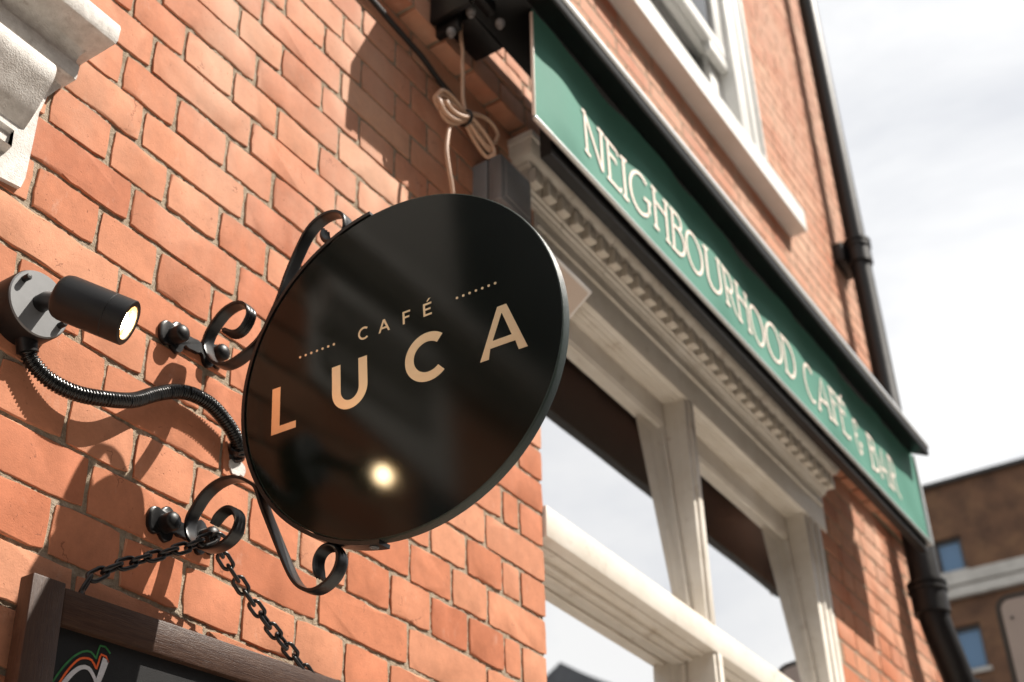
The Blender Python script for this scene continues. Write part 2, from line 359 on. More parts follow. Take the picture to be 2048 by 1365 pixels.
def arc(cx, cz, rx, rz, a0, a1, n):
    return [(cx+rx*math.cos(R(a0+(a1-a0)*i/n)), cz+rz*math.sin(R(a0+(a1-a0)*i/n))) for i in range(n+1)]
def in_view(p, m=40):
    d = Vector(p)-CAM; zf = d.dot(fw)
    if zf < .1: return False
    px = 1024+2583.65*d.dot(rt2)/zf; py = 682.5-2583.65*d.dot(up2)/zf
    return -m < px < 2048+m and -m < py < 1365+m

# ================================================================ SETTING
g = MB().box(-40, 120, -3.2, .3, -.5, 0); o = g.build('pavement', M['paving']); tag(o, kind='structure')
g = MB().box(-120, 160, -9.2, -3.204, -.7, -.12); o = g.build('road', M['asphalt']); tag(o, kind='structure')
g = MB().box(-120, 160, -15.2, -9.204, -.5, 0); o = g.build('far_pavement', M['paving']); tag(o, kind='structure')
g = MB().box(-300, 500, -300, 300, -.9, -.72); o = g.build('ground', M['asphalt']); tag(o, kind='structure')

# ================================================================ CAFE BUILDING
Z0, CH = 2.2184, .075           # height of bed joint 0, course height
XO, XR, XE = 2.022, 3.737, 5.0  # opening left edge, opening right edge, corner of the building
BAND0, BAND1, BANDY = 20, 23, -.042
cafe = thing('cafe_building', 'red brick cafe building with white timber shop window and moulded cornice', 'building', (2.0, 0, 0))

# --- mortar: the body of the wall, recessed behind the bricks
MY = .0021
def rough_sheet(x0, x1, z0, z1, st, amp):
    nx, nz_ = int((x1-x0)/st)+1, int((z1-z0)/st)+1; vs = []; fs = []
    for j in range(nz_+1):
        for i in range(nx+1):
            x, z = x0+(x1-x0)*i/nx, z0+(z1-z0)*j/nz_
            y = MY+amp*(mnoise.noise(Vector((x*170, z*170, 3)))+.8*mnoise.noise(Vector((x*60, z*60, 9))))
            vs.append((x, y, z))
    for j in range(nz_):
        for i in range(nx):
            a = j*(nx+1)+i; fs.append((a, a+1, a+nx+2, a+nx+1))
    return vs, fs
mo = MB(); mo.add(*rough_sheet(.55, XO-.006, 1.95, 3.7, .0045, .0016))
mo.build('mortar', M['mortar'], cafe, smooth=60)
core = MB()
core.box(-6, XO-.003, .012, .34, 0, 3.69); core.box(-6, .55, MY, .012, 0, 3.69); core.box(.55, XO-.006, MY, .012, 0, 1.95)
core.box(XR+.003, XE-.004, MY, .34, 0, 3.69)
core.box(XO-.003, XR+.003, .06, .34, 3.46, 3.69)
core.box(XO-.003, XR+.003, MY+.002, .06, 3.56, 3.69)
core.box(XO-.003, XR+.003, .02, .34, 0, .6)
core.box(-6, 2.35, MY, .34, 3.692, 8.2); core.box(3.79, XE-.004, MY, .34, 3.692, 8.2); core.box(2.35, 3.79, MY, .34, 3.692, 4.86)
core.box(2.35, 3.79, MY, .34, 6.5, 8.2)
core.box(-6, XE-.004, BANDY+MY, MY-.0005, Z0+BAND0*CH+.013, Z0+BAND1*CH-.006)
core.box(-6, XE-.004, .345, 6, 0, .01); core.box(XE-.3, XE-.004, .345, 6, 0.02, 8.2)
core.build('wall_core', M['mortar'], cafe)

# --- bricks (English bond: header courses and stretcher courses in turn)
def brick_mesh(name, w, h, seed):
    rnd = random.Random(seed); st = .016
    def side(a, b):
        n = max(2, int((Vector(b)-Vector(a)).length/st)); return [Vector(a).lerp(Vector(b), i/n) for i in range(n)]
    hw, hh = w/2, h/2; c = .004
    base = side((-hw+c, -hh), (hw-c, -hh))+side((hw, -hh+c), (hw, hh-c))+side((hw-c, hh), (-hw+c, hh))+side((-hw, hh-c), (-hw, -hh+c))
    n = len(base); vs = []; fs = []
    chip = [0]*n
    for _ in range(rnd.choice((0, 1, 1, 2, 3))):
        i = rnd.randrange(n); d = rnd.uniform(.0012, .0045)
        for j, k in ((-1, .55), (0, 1), (1, .6)): chip[(i+j) % n] = max(chip[(i+j) % n], d*k)
    wob = [rnd.gauss(0, .00045) for _ in range(n)]
    for ring, (ins, y) in enumerate(((.0011, 0), (.0004, .0004), (0, .0014), (0, .05))):
        for i, p in enumerate(base):
            d = ins+chip[i]*(1.25 if ring == 0 else 1 if ring == 1 else .45 if ring == 2 else 0)+wob[i]
            q = Vector((p.x-math.copysign(min(d, abs(p.x)), p.x) if abs(abs(p.x)-hw) < c*.6 or abs(abs(p.y)-hh) > c*.6 else p.x,
                        p.y-math.copysign(min(d, abs(p.y)), p.y) if abs(abs(p.y)-hh) < c*.6 or abs(abs(p.x)-hw) > c*.6 else p.y))
            vs.append((q.x, y+(rnd.gauss(0, .0002) if ring == 0 else 0), q.y))
    for r in range(3):
        for i in range(n):
            a, b = r*n+i, r*n+(i+1) % n; fs.append((a, b, b+n, a+n))
    fs.append(tuple(range(n-1, -1, -1)))
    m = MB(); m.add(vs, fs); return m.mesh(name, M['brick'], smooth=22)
variants = {}
def variant(w, h, k):
    key = (round(w/.008), k)
    if key not in variants: variants[key] = (brick_mesh('brick', w, h, hash(key) & 0xffff), w)
    return variants[key]
def row_joints(k):
    if k % 2 == 0:
        r0 = 1.103-.0041*k; js = [r0+.1113*i for i in range(-90, 7)]
        js = [j for j in js if j < 1.80]+[1.873+.004*math.sin(k), 1.930+.004*math.cos(k*3), XO]
    else:
        r0 = 1.150-.0038*k; js = [r0+.223*i for i in range(-46, 4)]
        js = [j for j in js if j < 1.66]+[1.817+.005*math.sin(k*2), XO]
    if k == 3: js = js[:-3]+[1.589, 1.71, 1.823, XO]
    return js
singles = []; field = MB()
def far_brick(x0, x1, z0, z1, y):
    b = .003; rnd = random.uniform
    y += rnd(-.0012, .0012)
    vs = [(x0, y+.003, z0), (x1, y+.003, z0), (x1, y+.003, z1), (x0, y+.003, z1), (x0+b, y, z0+b), (x1-b, y, z0+b), (x1-b, y, z1-b), (x0+b, y, z1-b),
          (x0, y+.03, z0), (x1, y+.03, z0), (x1, y+.03, z1), (x0, y+.03, z1)]
    fs = [(4, 5, 6, 7)]+[(i, (i+1) % 4, 4+(i+1) % 4, 4+i) for i in range(4)]+[(8+i, 8+(i+1) % 4, (i+1) % 4, i) for i in range(4)]
    field.add(vs, fs)
for k in range(-29, BAND0):
    zb, zt = Z0+k*CH, Z0+(k+1)*CH
    js = row_joints(k)
    for a, b in zip(js, js[1:]):
        if a < -6: continue
        jt = random.uniform(.0048, .0078)
        x0, x1 = a+jt/2, b-(jt/2 if b < XO-.001 else 0)
        z0, z1 = zb+random.uniform(.0026, .0044), zt-random.uniform(.0022, .0036)
        c = Vector(((x0+x1)/2, 0, (z0+z1)/2))
        if any(in_view((x, 0, z), 0) for x in (x0, x1) for z in (z0, z1)): singles.append((c, x1-x0, z1-z0))
        elif a > -3.2 and k > -16: far_brick(x0, x1, z0, z1, 0)
def generic_row(k, xa, xb, y, singles_ok=False):
    st = .1113 if k % 2 == 0 else .223; r0 = .03*math.sin(k*1.7)+(0 if k % 2 == 0 else .055)
    x = xa-r0
    while x < xb:
        a, b = max(x, xa)+.0035, min(x+st, xb)-.0035; x += st
        if b-a < .02: continue
        z0, z1 = Z0+k*CH+.0045, Z0+(k+1)*CH-.004
        c = Vector(((a+b)/2, y, (z0+z1)/2))
        vis = any(in_view((q, y, z), 0) for q in (a, b) for z in (z0, z1))
        if not vis: continue
        if singles_ok: singles.append((c, b-a, z1-z0))
        else: far_brick(a, b, z0, z1, y)
for k in range(0, BAND0): generic_row(k, XR+.004, XE, 0, k > 10)
for k in range(BAND0, BAND1): generic_row(k, .6, XE, BANDY, True)
for k in range(BAND1, 70):
    zc = Z0+(k+.5)*CH
    if 4.86 < zc < 6.5: generic_row(k, .6, 2.35, 0); generic_row(k, 3.79, XE, 0)
    else: generic_row(k, .6, XE, 0)
def vsize(s):
    return -s[1]*s[2]/(s[0]-CAM).length_squared
singles.sort(key=vsize)
for c, w, h in singles[300:]: far_brick(c.x-w/2, c.x+w/2, c.z-h/2, c.z+h/2, c.y)
for i, (c, w, h) in enumerate(singles[:300]):
    me, bw = variant(w, .067, i % 9)
    o = bpy.data.objects.new('brick', me); COL.objects.link(o); o.parent = cafe
    o.location = (c.x-cafe.location.x, c.y-random.uniform(0, .0016), c.z)
    flip = random.choice((1, -1)); fl2 = 1
    o.scale = (w/bw, 1, h/.067)
    o.rotation_euler = (random.gauss(0, .004), random.choice((0, math.pi))+random.gauss(0, .004), random.gauss(0, .004))
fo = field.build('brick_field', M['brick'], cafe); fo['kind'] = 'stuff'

# --- shop window: head, casings, mullion, transom, sashes and panes
FY, SY, GY = -.002, .0625, .120      # frame face, sash face, glass
HS = 3.412                           # underside of the head
casing = MB()
casing.box(3.603, XR+.001, FY, .2, .6, HS+.02, .004)
casing.box(3.640, 3.655, FY-.006, .05, .6, HS-.002, .002); casing.box(3.690, 3.703, FY-.005, .05, .6, HS-.002, .002)
win = casing.build('shop_window', M['white_wood'], cafe, smooth=True)
win['label'] = 'white timber shop window frame under the dentil cornice'
MB().box(XO-.06, 2.05, .03, .2, .6, HS+.02, .004).build('casing', M['white_wood'], win, smooth=True)
hd = MB(); hd.box(XO-.01, XR+.05, FY-.004, .2, HS, 3.545, .003)
hd.box(XO-.005, XR+.035, FY-.010, 0, 3.500, 3.512, .003)
for q, h_ in ((.012, .004), (.026, .005), (.041, .004)): hd.box(XO, 3.602, q, q+.010, HS-h_, HS+.02, .002)
hd.build('window_head', M['white_wood'], win, smooth=True)
ml = MB(); ml.box(2.768, 2.826, FY, .2, 2.768, HS-.001, .003); ml.box(2.785, 2.811, FY-.007, .02, 2.768, HS-.001, .003)
ml.box(2.7675, 2.770, .018, .032, 2.768, HS-.004, .001)
ml.build('mullion', M['white_wood'], win, smooth=True)
m2 = MB(); m2.box(2.790, 2.838, FY-.001, .2, .6, 2.697, .003); m2.box(2.802, 2.826, FY-.008, .02, .6, 2.697, .003)
m2.build('mullion', M['white_wood'], win, smooth=True)
tr = MB(); tr.box(2.0225, 3.604, FY-.006, .2, 2.697, 2.768, .003); tr.box(2.0225, 3.604, .02, .034, 2.691, 2.70, .002); tr.box(2.0225, 3.604, .052, .066, 2.685, 2.70, .002)
tr.build('transom', M['white_wood'], win, smooth=True)
def sash(x0, x1, z0, z1, top, stile, y0, gy, tilt=0.0):
    y1 = gy+.02
    def lean(mb):      # a top-hung light stands slightly ajar
        if tilt:
            c, s_n = math.cos(tilt), math.sin(tilt)
            mb.v = [(x, y0+(y-y0)*c+(z-z1)*s_n, z1-(y-y0)*s_n+(z-z1)*c) for x, y, z in mb.v]
        return mb
    m = MB(); m.box(x0, x1, y0, y1, z1-top, z1, .004); m.box(x0, x1, y0+.004, y1, z1-top-.008, z1-top+.002, .003); lean(m).build('sash_rail', M['white_wood'], win, smooth=True)
    m = MB(); m.box(x0, x1, y0, y1, z0, z0+.022, .004); lean(m).build('sash_rail', M['white_wood'], win, smooth=True)
    for a, b in ((x0, x0+stile), (x1-stile, x1)):
        m = MB(); m.box(a, b, y0+.003, y1, z0+.0225, z1-top-.0085, .003); lean(m).build('sash_stile', M['white_wood'], win, smooth=True)
    lean(MB().box(x0+stile*.5, x1-stile*.5, gy, gy+.005, z0+.012, z1-top*.6)).build('pane', M['glass'], win)
sash(2.026, 2.7655, 2.770, HS+.003, .076, .014, SY, SY+.012, R(3.4)); sash(2.829, 3.600, 2.770, HS+.003, .076, .014, SY, SY+.012, R(3.4))
sash(2.026, 2.787, .75, 2.6965, .012, .014, SY+.004, SY+.018); sash(2.841, 3.600, .75, 2.6965, .012, .014, SY+.004, SY+.018)
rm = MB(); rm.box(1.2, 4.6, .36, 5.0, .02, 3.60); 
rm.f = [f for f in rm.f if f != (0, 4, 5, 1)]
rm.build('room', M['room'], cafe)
ledge = MB(); ledge.box(XO, XR, -.05, .2, .55, .6, .005); ledge.build('window_ledge', M['white_wood'], win, smooth=True)

# --- cornice with dentils over the window
CX0, CX1 = XO-.118, XR+.112
cp = [(.004, 3.545), (-.012, 3.545), (-.014, 3.552), (-.020, 3.556), (-.020, 3.566), (-.026, 3.570), (-.026, 3.618), (-.040, 3.622), (-.041, 3.628)]
cp += [(-.044-.022*math.sin(R(a)), 3.630+.040*(1-math.cos(R(a)))) for a in (0, 20, 40, 60, 80, 90)]
cp += [(-.070, 3.672), (-.070, 3.690), (.004, 3.690)]
def moulding(prof, x0, x1):
    # profile (y,z) run in x with mitred returns into the wall at both ends
    m = MB(); n = len(prof); k = 0; vs = []
    for xx, s in ((x0, -1), (x1, 1)):
        for y, z in prof:
            vs.append((xx-s*(.070-abs(min(y, 0)))*1.0, y, z))
    for xx, s in ((x0, -1), (x1, 1)):
        for y, z in prof:
            vs.append((xx-s*(.070-abs(min(y, 0)))*1.0, .006, z))
    fs = []
    for i in range(n-1):
        fs.append((i, i+1, n+i+1, n+i)); fs.append((2*n+i, 2*n+i+1, i+1, i)); fs.append((n+i, n+i+1, 3*n+i+1, 3*n+i))
    m.add(vs, fs); return m
core_prof = [(.004, 3.5455), (-.010, 3.5455), (-.010, 3.689), (.004, 3.689)]
corn = MB().prism(core_prof, 'x', CX0+.062, CX1-.062).build('cornice', M['white_wood'], cafe)
corn['label'] = 'white painted dentil cornice over the shop window'
def block(prof, x0, x1, ra, rb):
    m = MB(); n = len(prof); vs = []
    for xx, sg, rr in ((x0, -1, ra), (x1, 1, rb)):
        vs += [(xx-(sg*(.070-abs(min(y, 0))) if rr else 0), y, z) for y, z in prof]
    fs = [(i, i+1, n+i+1, n+i) for i in range(n-1)]
    k = 2*n
    for e, (xx, sg, rr) in enumerate(((x0, -1, ra), (x1, 1, rb))):
        if rr:
            vs += [(xx-sg*(.070-abs(min(y, 0))), .006, z) for y, z in prof]
            fs += [(k+i, k+i+1, e*n+i+1, e*n+i) for i in range(n-1)]; k += n
        else: fs.append(tuple(e*n+i for i in range(n)))
    return m.add(vs, fs)
cuts = [CX0]; rb_ = random.Random(3)
while cuts[-1] < CX1-.42: cuts.append(cuts[-1]+rb_.choice((.19, .21, .24, .30)))
cuts.append(CX1)
for i in range(len(cuts)-1):
    block(cp, cuts[i]+(.001 if i else 0), cuts[i+1]-(.001 if i < len(cuts)-2 else 0), i == 0, i == len(cuts)-2).build('cornice_block', M['white_wood'], corn, smooth=True)
dm = MB(); dm.box(-.0175, .0175, -.024, 0, -.0225, .0225, .003); dmesh = dm.mesh('dentil', M['white_wood'], smooth=True)
x = CX0+.062
while x < CX1-.05:
    o = bpy.data.objects.new('dentil', dmesh); COL.objects.link(o); o.parent = corn
    o.location = (x-cafe.location.x, -.0262, 3.5945); x += .0630

# --- sash window on the floor above
uw = MB()
uw.box(3.60, 3.788, .004, .16, 4.874, 6.5, .004); uw.box(3.69, 3.70, -.004, .05, 4.874, 6.5, .002); uw.box(3.772, 3.79, -.008, .05, 4.874, 6.5, .003)
uw.box(2.352, 2.54, .004, .16, 4.874, 6.5, .004); uw.box(2.35, 3.79, .006, .16, 6.4, 6.52, .004)
upper = uw.build('upper_window', M['white_sill'], cafe, smooth=True); upper['label'] = 'white sash window above the green fascia'
s_ = MB(); s_.prism([(.16, 4.765), (-.0676, 4.765), (-.0676, 4.872), (-.06, 4.880), (.16, 4.905)], 'x', 2.2, 3.952)
s_.build('sill', M['white_sill'], upper, smooth=True)
us = MB()
for (a, b, c_, d, y0, y1) in ((2.54, 3.60, 4.90, 5.0, .07, .12), (3.50, 3.60, 5.0, 5.52, .07, .12), (2.54, 2.64, 5.0, 5.52, .07, .12), (2.54, 3.60, 5.45, 5.52, .065, .12),
                              (3.44, 3.60, 5.40, 5.449, .03, .064), (2.54, 3.60, 5.46, 5.53, .03, .064), (3.52, 3.60, 5.53, 6.4, .03, .064), (2.54, 2.62, 5.53, 6.4, .03, .064)):
    us.box(a, b, y0, y1, c_, d, .004)
us.build('sash', M['white_sill'], upper, smooth=True)
MB().box(2.63, 3.51, .095, .099, 4.99, 5.46).build('pane', M['glass_up'], upper); MB().box(2.61, 3.53, .045, .049, 5.52, 6.4).build('pane', M['glass_up'], upper)
cu = MB(); n = 60; vs = []; fs = []
for i in range(n+1):
    xx = 2.5+(3.62-2.5)*i/n; yy = .17+.012*math.sin(i*1.3)
    vs += [(xx, yy, 4.88), (xx, yy, 6.5)]
for i in range(n): fs.append((2*i, 2*i+2, 2*i+3, 2*i+1))
cu.add(vs, fs).build('curtain', M['curtain'], upper, smooth=True)

# --- white painted console and cap of the doorway to the left
cons = MB()
# back plate hugging the wall
cons.prism([(.20, 2.60), (.724, 2.682), (.727, 2.70), (.7235, 2.78), (.7215, 2.815), (.727, 2.85), (.742, 2.880), (.746, 2.895), (.20, 2.895)], 'y', -.007, .006)
con = cons.build('console', M['stone'], cafe, smooth=True); con['label'] = 'white painted masonry console and cap beside the doorway'
cap = MB()
def ret(prof, x_end):   # moulding in x with a mitred return: prof = (projection, z)
    n = len(prof); vs = []
    pm = max(q for q, z in prof)
    for q, z in prof: vs.append((-1.2, -q, z))
    for q, z in prof: vs.append((x_end-(pm-q)*.45, -q, z))
    for q, z in prof: vs.append((x_end-(pm-q)*.45, .004, z))
    fs = []
    for i in range(n-1): fs += [(i, i+1, n+i+1, n+i), (n+i, n+i+1, 2*n+i+1, 2*n+i)]
    return vs, fs
capp = [(0, 2.884), (.026, 2.886), (.030, 2.889), (.0305, 2.893), (.0305, 2.914), (.029, 2.918), (.025, 2.921), (.0235, 2.927), (.025, 2.934), (.029, 2.940), (.033, 2.9435), (.036, 2.945), (.066, 2.950),
        (.0735, 2.953), (.0760, 2.959), (.0760, 2.984), (.0740, 2.990), (.068, 2.993), (0, 3.000)]
cap.add(*ret(capp, .7695)); cap.build('cap_moulding', M['stone'], con, smooth=True)
sc = MB()   # S-scroll of the console, bulging out under the cap
prof = [(-.006, 2.8835), (-.026, 2.8835), (-.038, 2.878), (-.0455, 2.866), (-.0475, 2.853), (-.0455, 2.840), (-.036, 2.820), (-.025, 2.797), (-.014, 2.780), (-.006, 2.770)]
pr2 = smooth_line([(a, 0, b) for a, b in prof[1:]], .004)
sc.prism([prof[0]]+[(q.x, q.z) for q in pr2], 'x', .30, .7065)
sc.build('scroll', M['stone'], con, smooth=True)
s2 = MB(); lobe = arc(-.016, 2.738, .015, .016, 80, -100, 10)
s2.prism([(-.006, 2.757)]+lobe+[(-.006, 2.716)], 'x', .30, .690); s2.build('scroll_foot', M['stone'], con, smooth=True)
bl = MB(); bl.box(.20, .66, -.055, .004, 3.0, 3.52, .004)
bl.build('hood_block', M['stone'], con, smooth=True)
MB().box(-1.2, .199, -.060, .004, 3.001, 3.6, .004).build('unseen_dark_board', M['door_grey'], cafe, smooth=True)  # unseen dark board, added to darken the round sign's reflection
dr = MB(); dr.box(-1.0, .36, -.004, .02, .05, 2.6, .003); dr.build('door', M['door_grey'], cafe, smooth=True)

# ================================================================ PROJECTING SIGN
su = Vector((.06746, -.99738, .02608)); sv = Vector((-.08874, .02004, .99585)); sn = Vector((-.99377, -.06949, -.08716))
SC = Vector((1.0824, -.3597, 2.4780)); SR = .2448
sign = thing('projecting_sign', 'round black cafe sign with gold lettering on a black iron scroll bracket', 'sign', SC)
sm = Matrix((su, -sn, sv)).transposed().to_4x4(); sm.translation = SC
sign.matrix_world = sm          # local x: outward from the wall, y: away from the camera side, z: up
inv = sm.inverted()
DT = .018
d = MB(); prof = [(SR-.0022, 0), (SR-.0006, .0007), (SR, .0025), (SR, DT-.002), (SR-.002, DT)]
d.lathe(prof, 128, Matrix.Rotation(R(-90), 4, 'X'))
d.build('sign_edge', M['sign_edge'], sign, smooth=True, local=True)
f = MB(); f.add([((SR-.002)*math.cos(2*math.pi*i/128), 0, (SR-.002)*math.sin(2*math.pi*i/128)) for i in range(128)], [tuple(range(128))])
f.add([((SR-.002)*math.cos(2*math.pi*i/128), DT, (SR-.002)*math.sin(2*math.pi*i/128)) for i in range(128)], [tuple(range(127, -1, -1))])
face = f.build('sign_face', M['sign_black'], sign, local=True)
def flat(name, outlines, y=-.0006, parent=None, m='gold', th=.0004):
    mb = MB()
    for poly in outlines: mb.prism(poly, 'y', y, y+th)
    o = mb.build(name, M[m], parent if parent is not None else face, local=True); return o
def stroke(pts, w, w1=None):
    # ribbon outline along a 2-D polyline
    w1 = w if w1 is None else w1; n = len(pts); L_, R_ = [], []
    for i in range(n):
        a = Vector(pts[max(i-1, 0)]); b = Vector(pts[min(i+1, n-1)]); t = (b-a).normalized(); nn = Vector((-t.y, t.x))
        ww = (w+(w1-w)*i/(n-1))/2; p = Vector(pts[i]); L_.append(tuple(p+nn*ww)); R_.append(tuple(p-nn*ww))
    return L_, R_
def ribbon(name, strokes, y, parent, m, th=.0004):
    mb = MB()
    for q, (pts, w, w1) in enumerate(strokes):
        L_, R_ = stroke(pts, w, w1); k = len(mb.v); n = len(pts); yy = y-q*.00006
        mb.v += [(a, yy, b) for a, b in L_]+[(a, yy, b) for a, b in R_]+[(a, yy+th, b) for a, b in L_]+[(a, yy+th, b) for a, b in R_]
        for i in range(n-1):
            mb.f += [(k+i, k+i+1, k+n+i+1, k+n+i), (k+2*n+i, k+3*n+i, k+3*n+i+1, k+2*n+i+1), (k+i, k+2*n+i, k+2*n+i+1, k+i+1), (k+n+i, k+n+i+1, k+3*n+i+1, k+3*n+i)]
        mb.f += [(k, k+n, k+3*n, k+2*n), (k+n-1, k+3*n-1, k+4*n-1, k+2*n-1)]
    return mb.build(name, M[m], parent, local=True)
zb, zt = -.0508, .0192
flat('letter', [[(-.1985, zt), (-.1848, zt), (-.1855, zb+.0105), (-.1855, zb), (-.1992, zb)], [(-.1855, zb), (-.1855, zb+.0105), (-.1585, zb+.0105), (-.1585, zb)]])
uw_ = .0138
flat('letter', [[(-.0995, zt), (-.0995+uw_, zt), (-.0995+uw_, -.0215)]+[(-.0713+.0144*math.cos(R(a)), -.0215-.0165*math.sin(R(a))) for a in range(180, 89, -10)]
                +[(-.0713+.0282*math.cos(R(a)), -.0215-.0295*math.sin(R(a))) for a in range(90, 181, 10)],
                [(-.0431-uw_, zt), (-.0431, zt), (-.0431, -.0215)]+[(-.0713+.0282*math.cos(R(a)), -.0215-.0295*math.sin(R(a))) for a in range(0, 91, 10)]
                +[(-.0713+.0144*math.cos(R(a)), -.0215-.0165*math.sin(R(a))) for a in range(90, -1, -10)]])
def cshape(cx, cz, r, w, a0=48, a1=312, sx=1.0):
    o_ = [(cx+sx*r*math.cos(R(a)), cz+r*math.sin(R(a))) for a in range(a0, a1+1, 6)]
    i_ = [(cx+sx*(r-w)*math.cos(R(a)), cz+(r-w)*math.sin(R(a))) for a in range(a1, a0-1, -6)]
    return o_, i_
def ring_part(name, o_, i_, y=-.0006, parent=None):
    mb = MB(); n = len(o_); i_ = i_[::-1]; th = .0004
    mb.v = [(a, y, b) for a, b in o_]+[(a, y, b) for a, b in i_]+[(a, y+th, b) for a, b in o_]+[(a, y+th, b) for a, b in i_]
    for k in range(n-1): mb.f += [(k, k+1, n+k+1, n+k), (k, 2*n+k, 2*n+k+1, k+1), (n+k, n+k+1, 3*n+k+1, 3*n+k)]
    return mb.build(name, M['gold'], parent or face, local=True)
ring_part('letter', *cshape(.0500, -.0155, .0355, .0135, 48, 312, .98))
ax0, ax1, apx = .1246, .1920, .1612; aw = .0125
flat('letter', [[(ax0, zb), (ax0+aw, zb), (.1402, -.0365), (.1444, -.0265), (.1602, .0095), (.1602, zt+.0005), (.1545, zt+.0005)],
                [(ax1, zb), (.1678, zt+.0005), (.1602, zt+.0005), (.1602, .0095), (.1716, -.0265), (.1757, -.0365), (ax1-aw, zb)],
                [(.1402, -.0365), (.1757, -.0365), (.1716, -.0265), (.1444, -.0265)]])
# small CAFE with acute
b0, t0, sw = .0450, .0642, .0030
ring_part('letter', *cshape(-.0472, .0545, .0098, .0029, 48, 312, .95))
flat('letter', [[(-.0240, b0), (-.0209, b0), (-.0192, .0498), (-.0180, .0526), (-.0152, .0600), (-.0152, t0), (-.0166, t0)], [(-.0060, b0), (-.0136, t0), (-.0152, t0), (-.0152, .0600), (-.0122, .0526), (-.0110, .0498), (-.0091, b0)],
                [(-.0192, .0498), (-.0110, .0498), (-.0122, .0526), (-.0180, .0526)]])
def bars(x, arms):
    res = [[(x, b0), (x+sw, b0), (x+sw, t0), (x, t0)]]
    for z_, l_ in arms: res.append([(x+sw, z_-.0014), (x+l_, z_-.0014), (x+l_, z_+.0014), (x+sw, z_+.0014)])
    return res
flat('letter', bars(.0143, ((t0-.0014, .0118), (.0548, .0102))))
flat('letter', bars(.0462, ((t0-.0014, .0128), (.0548, .0112), (b0+.0014, .0128)))+[[(.0515, .0664), (.0535, .0664), (.0580, .0706), (.0548, .0706)]])
for xa, xb, za, zc in ((-.1523, -.0961, .0541, .0546), (.0977, .1545, .0549, .0555)):
    for i in range(7):
        cx_, cz_ = xa+(xb-xa)*i/6, za+(zc-za)*i/6
        flat('dot', [[(cx_+.0019*math.cos(2*math.pi*j/12), cz_+.0019*math.sin(2*math.pi*j/12)) for j in range(12)]])
# iron band round the wall side of the disc
bd = MB(); n = 60; vs = []; fs = []
for i in range(n+1):
    a = R(97.5+(263.0-97.5)*i/n)
    for rr, yy in ((SR+.0006, -.0022), (SR+.0058, -.0022), (SR+.0058, DT+.0035), (SR+.0006, DT+.0035)): vs.append((rr*math.cos(a), yy, rr*math.sin(a)))
for i in range(n):
    for j in range(4): fs.append((4*i+j, 4*i+(j+1) % 4, 4*i+4+(j+1) % 4, 4*i+4+j))
fs += [(0, 1, 2, 3), (4*n+3, 4*n+2, 4*n+1, 4*n)]
bd.add(vs, fs); band = bd.build('band', M['iron'], sign, smooth=True, local=True)
for a in (R(101), R(259.5), R(180)):
    c_ = Vector((math.cos(a), 0, math.sin(a))); q = c_.to_track_quat('Z', 'Y').to_matrix().to_4x4(); q.translation = c_*(SR+.0055)+Vector((0, .010, 0))
    sb = MB(); sb.lathe([(.0062, 0), (.0058, .0014), (.0030, .0018), (.0028, .0008), (.0001, .0008)], 16, q); sb.build('screw', M['lamp_face'], band, smooth=True, local=True)
UP = [(-.2947, .1527), (-.2834, .143), (-.2711, .1386), (-.2605, .1419), (-.2525, .1511), (-.2476, .1615), (-.2498, .1736), (-.2586, .1836), (-.2709, .1883), (-.2855, .187), (-.2987, .1817), (-.3127, .1689), (-.3219, .1576), (-.3272, .1439), (-.3251, .1298), (-.3194, .1157), (-.309, .1022), (-.2965, .0935), (-.2844, .0909), (-.2691, .0926), (-.2575, .0966), (-.2447, .1012), (-.2344, .1062), (-.2264, .112), (-.2185, .121), (-.2118, .1328), (-.204, .1474), (-.1964, .1601), (-.188, .1804), (-.1805, .2001), (-.1692, .2235), (-.1565, .2463), (-.1464, .2615), (-.1332, .2728), (-.1163, .279), (-.1008, .2785), (-.0882, .2731), (-.0792, .2631), (-.0774, .2518), (-.0794, .2398), (-.086, .2328), (-.0959, .2277), (-.105, .2277), (-.1137, .2365), (-.1181, .247), (-.1163, .2568)]
LO = [(-.2992, -.1486), (-.2922, -.1401), (-.2813, -.1336), (-.2714, -.1338), (-.2613, -.1402), (-.2553, -.1513), (-.2561, -.1614), (-.2599, -.1706), (-.2669, -.1769), (-.2765, -.1815), (-.2898, -.1841), (-.3059, -.1825), (-.3212, -.1749), (-.3318, -.1658), (-.3391, -.1525), (-.3413, -.1382), (-.3383, -.1263), (-.3301, -.1158), (-.3207, -.1045), (-.3073, -.0954), (-.2924, -.09), (-.2774, -.089), (-.2622, -.0918), (-.2471, -.0989), (-.2357, -.1076), (-.2244, -.1182), (-.2149, -.1452), (-.199, -.1827), (-.1814, -.2229), (-.1684, -.2507), (-.1566, -.2686), (-.1458, -.2771), (-.1336, -.282), (-.1231, -.2813), (-.1119, -.2771), (-.1014, -.2695), (-.0954, -.2601), (-.0923, -.2511), (-.0933, -.2424), (-.0975, -.2361), (-.1065, -.2298), (-.1156, -.2291), (-.1243, -.2344), (-.1287, -.2444), (-.1277, -.2574), (-.1242, -.2666)]
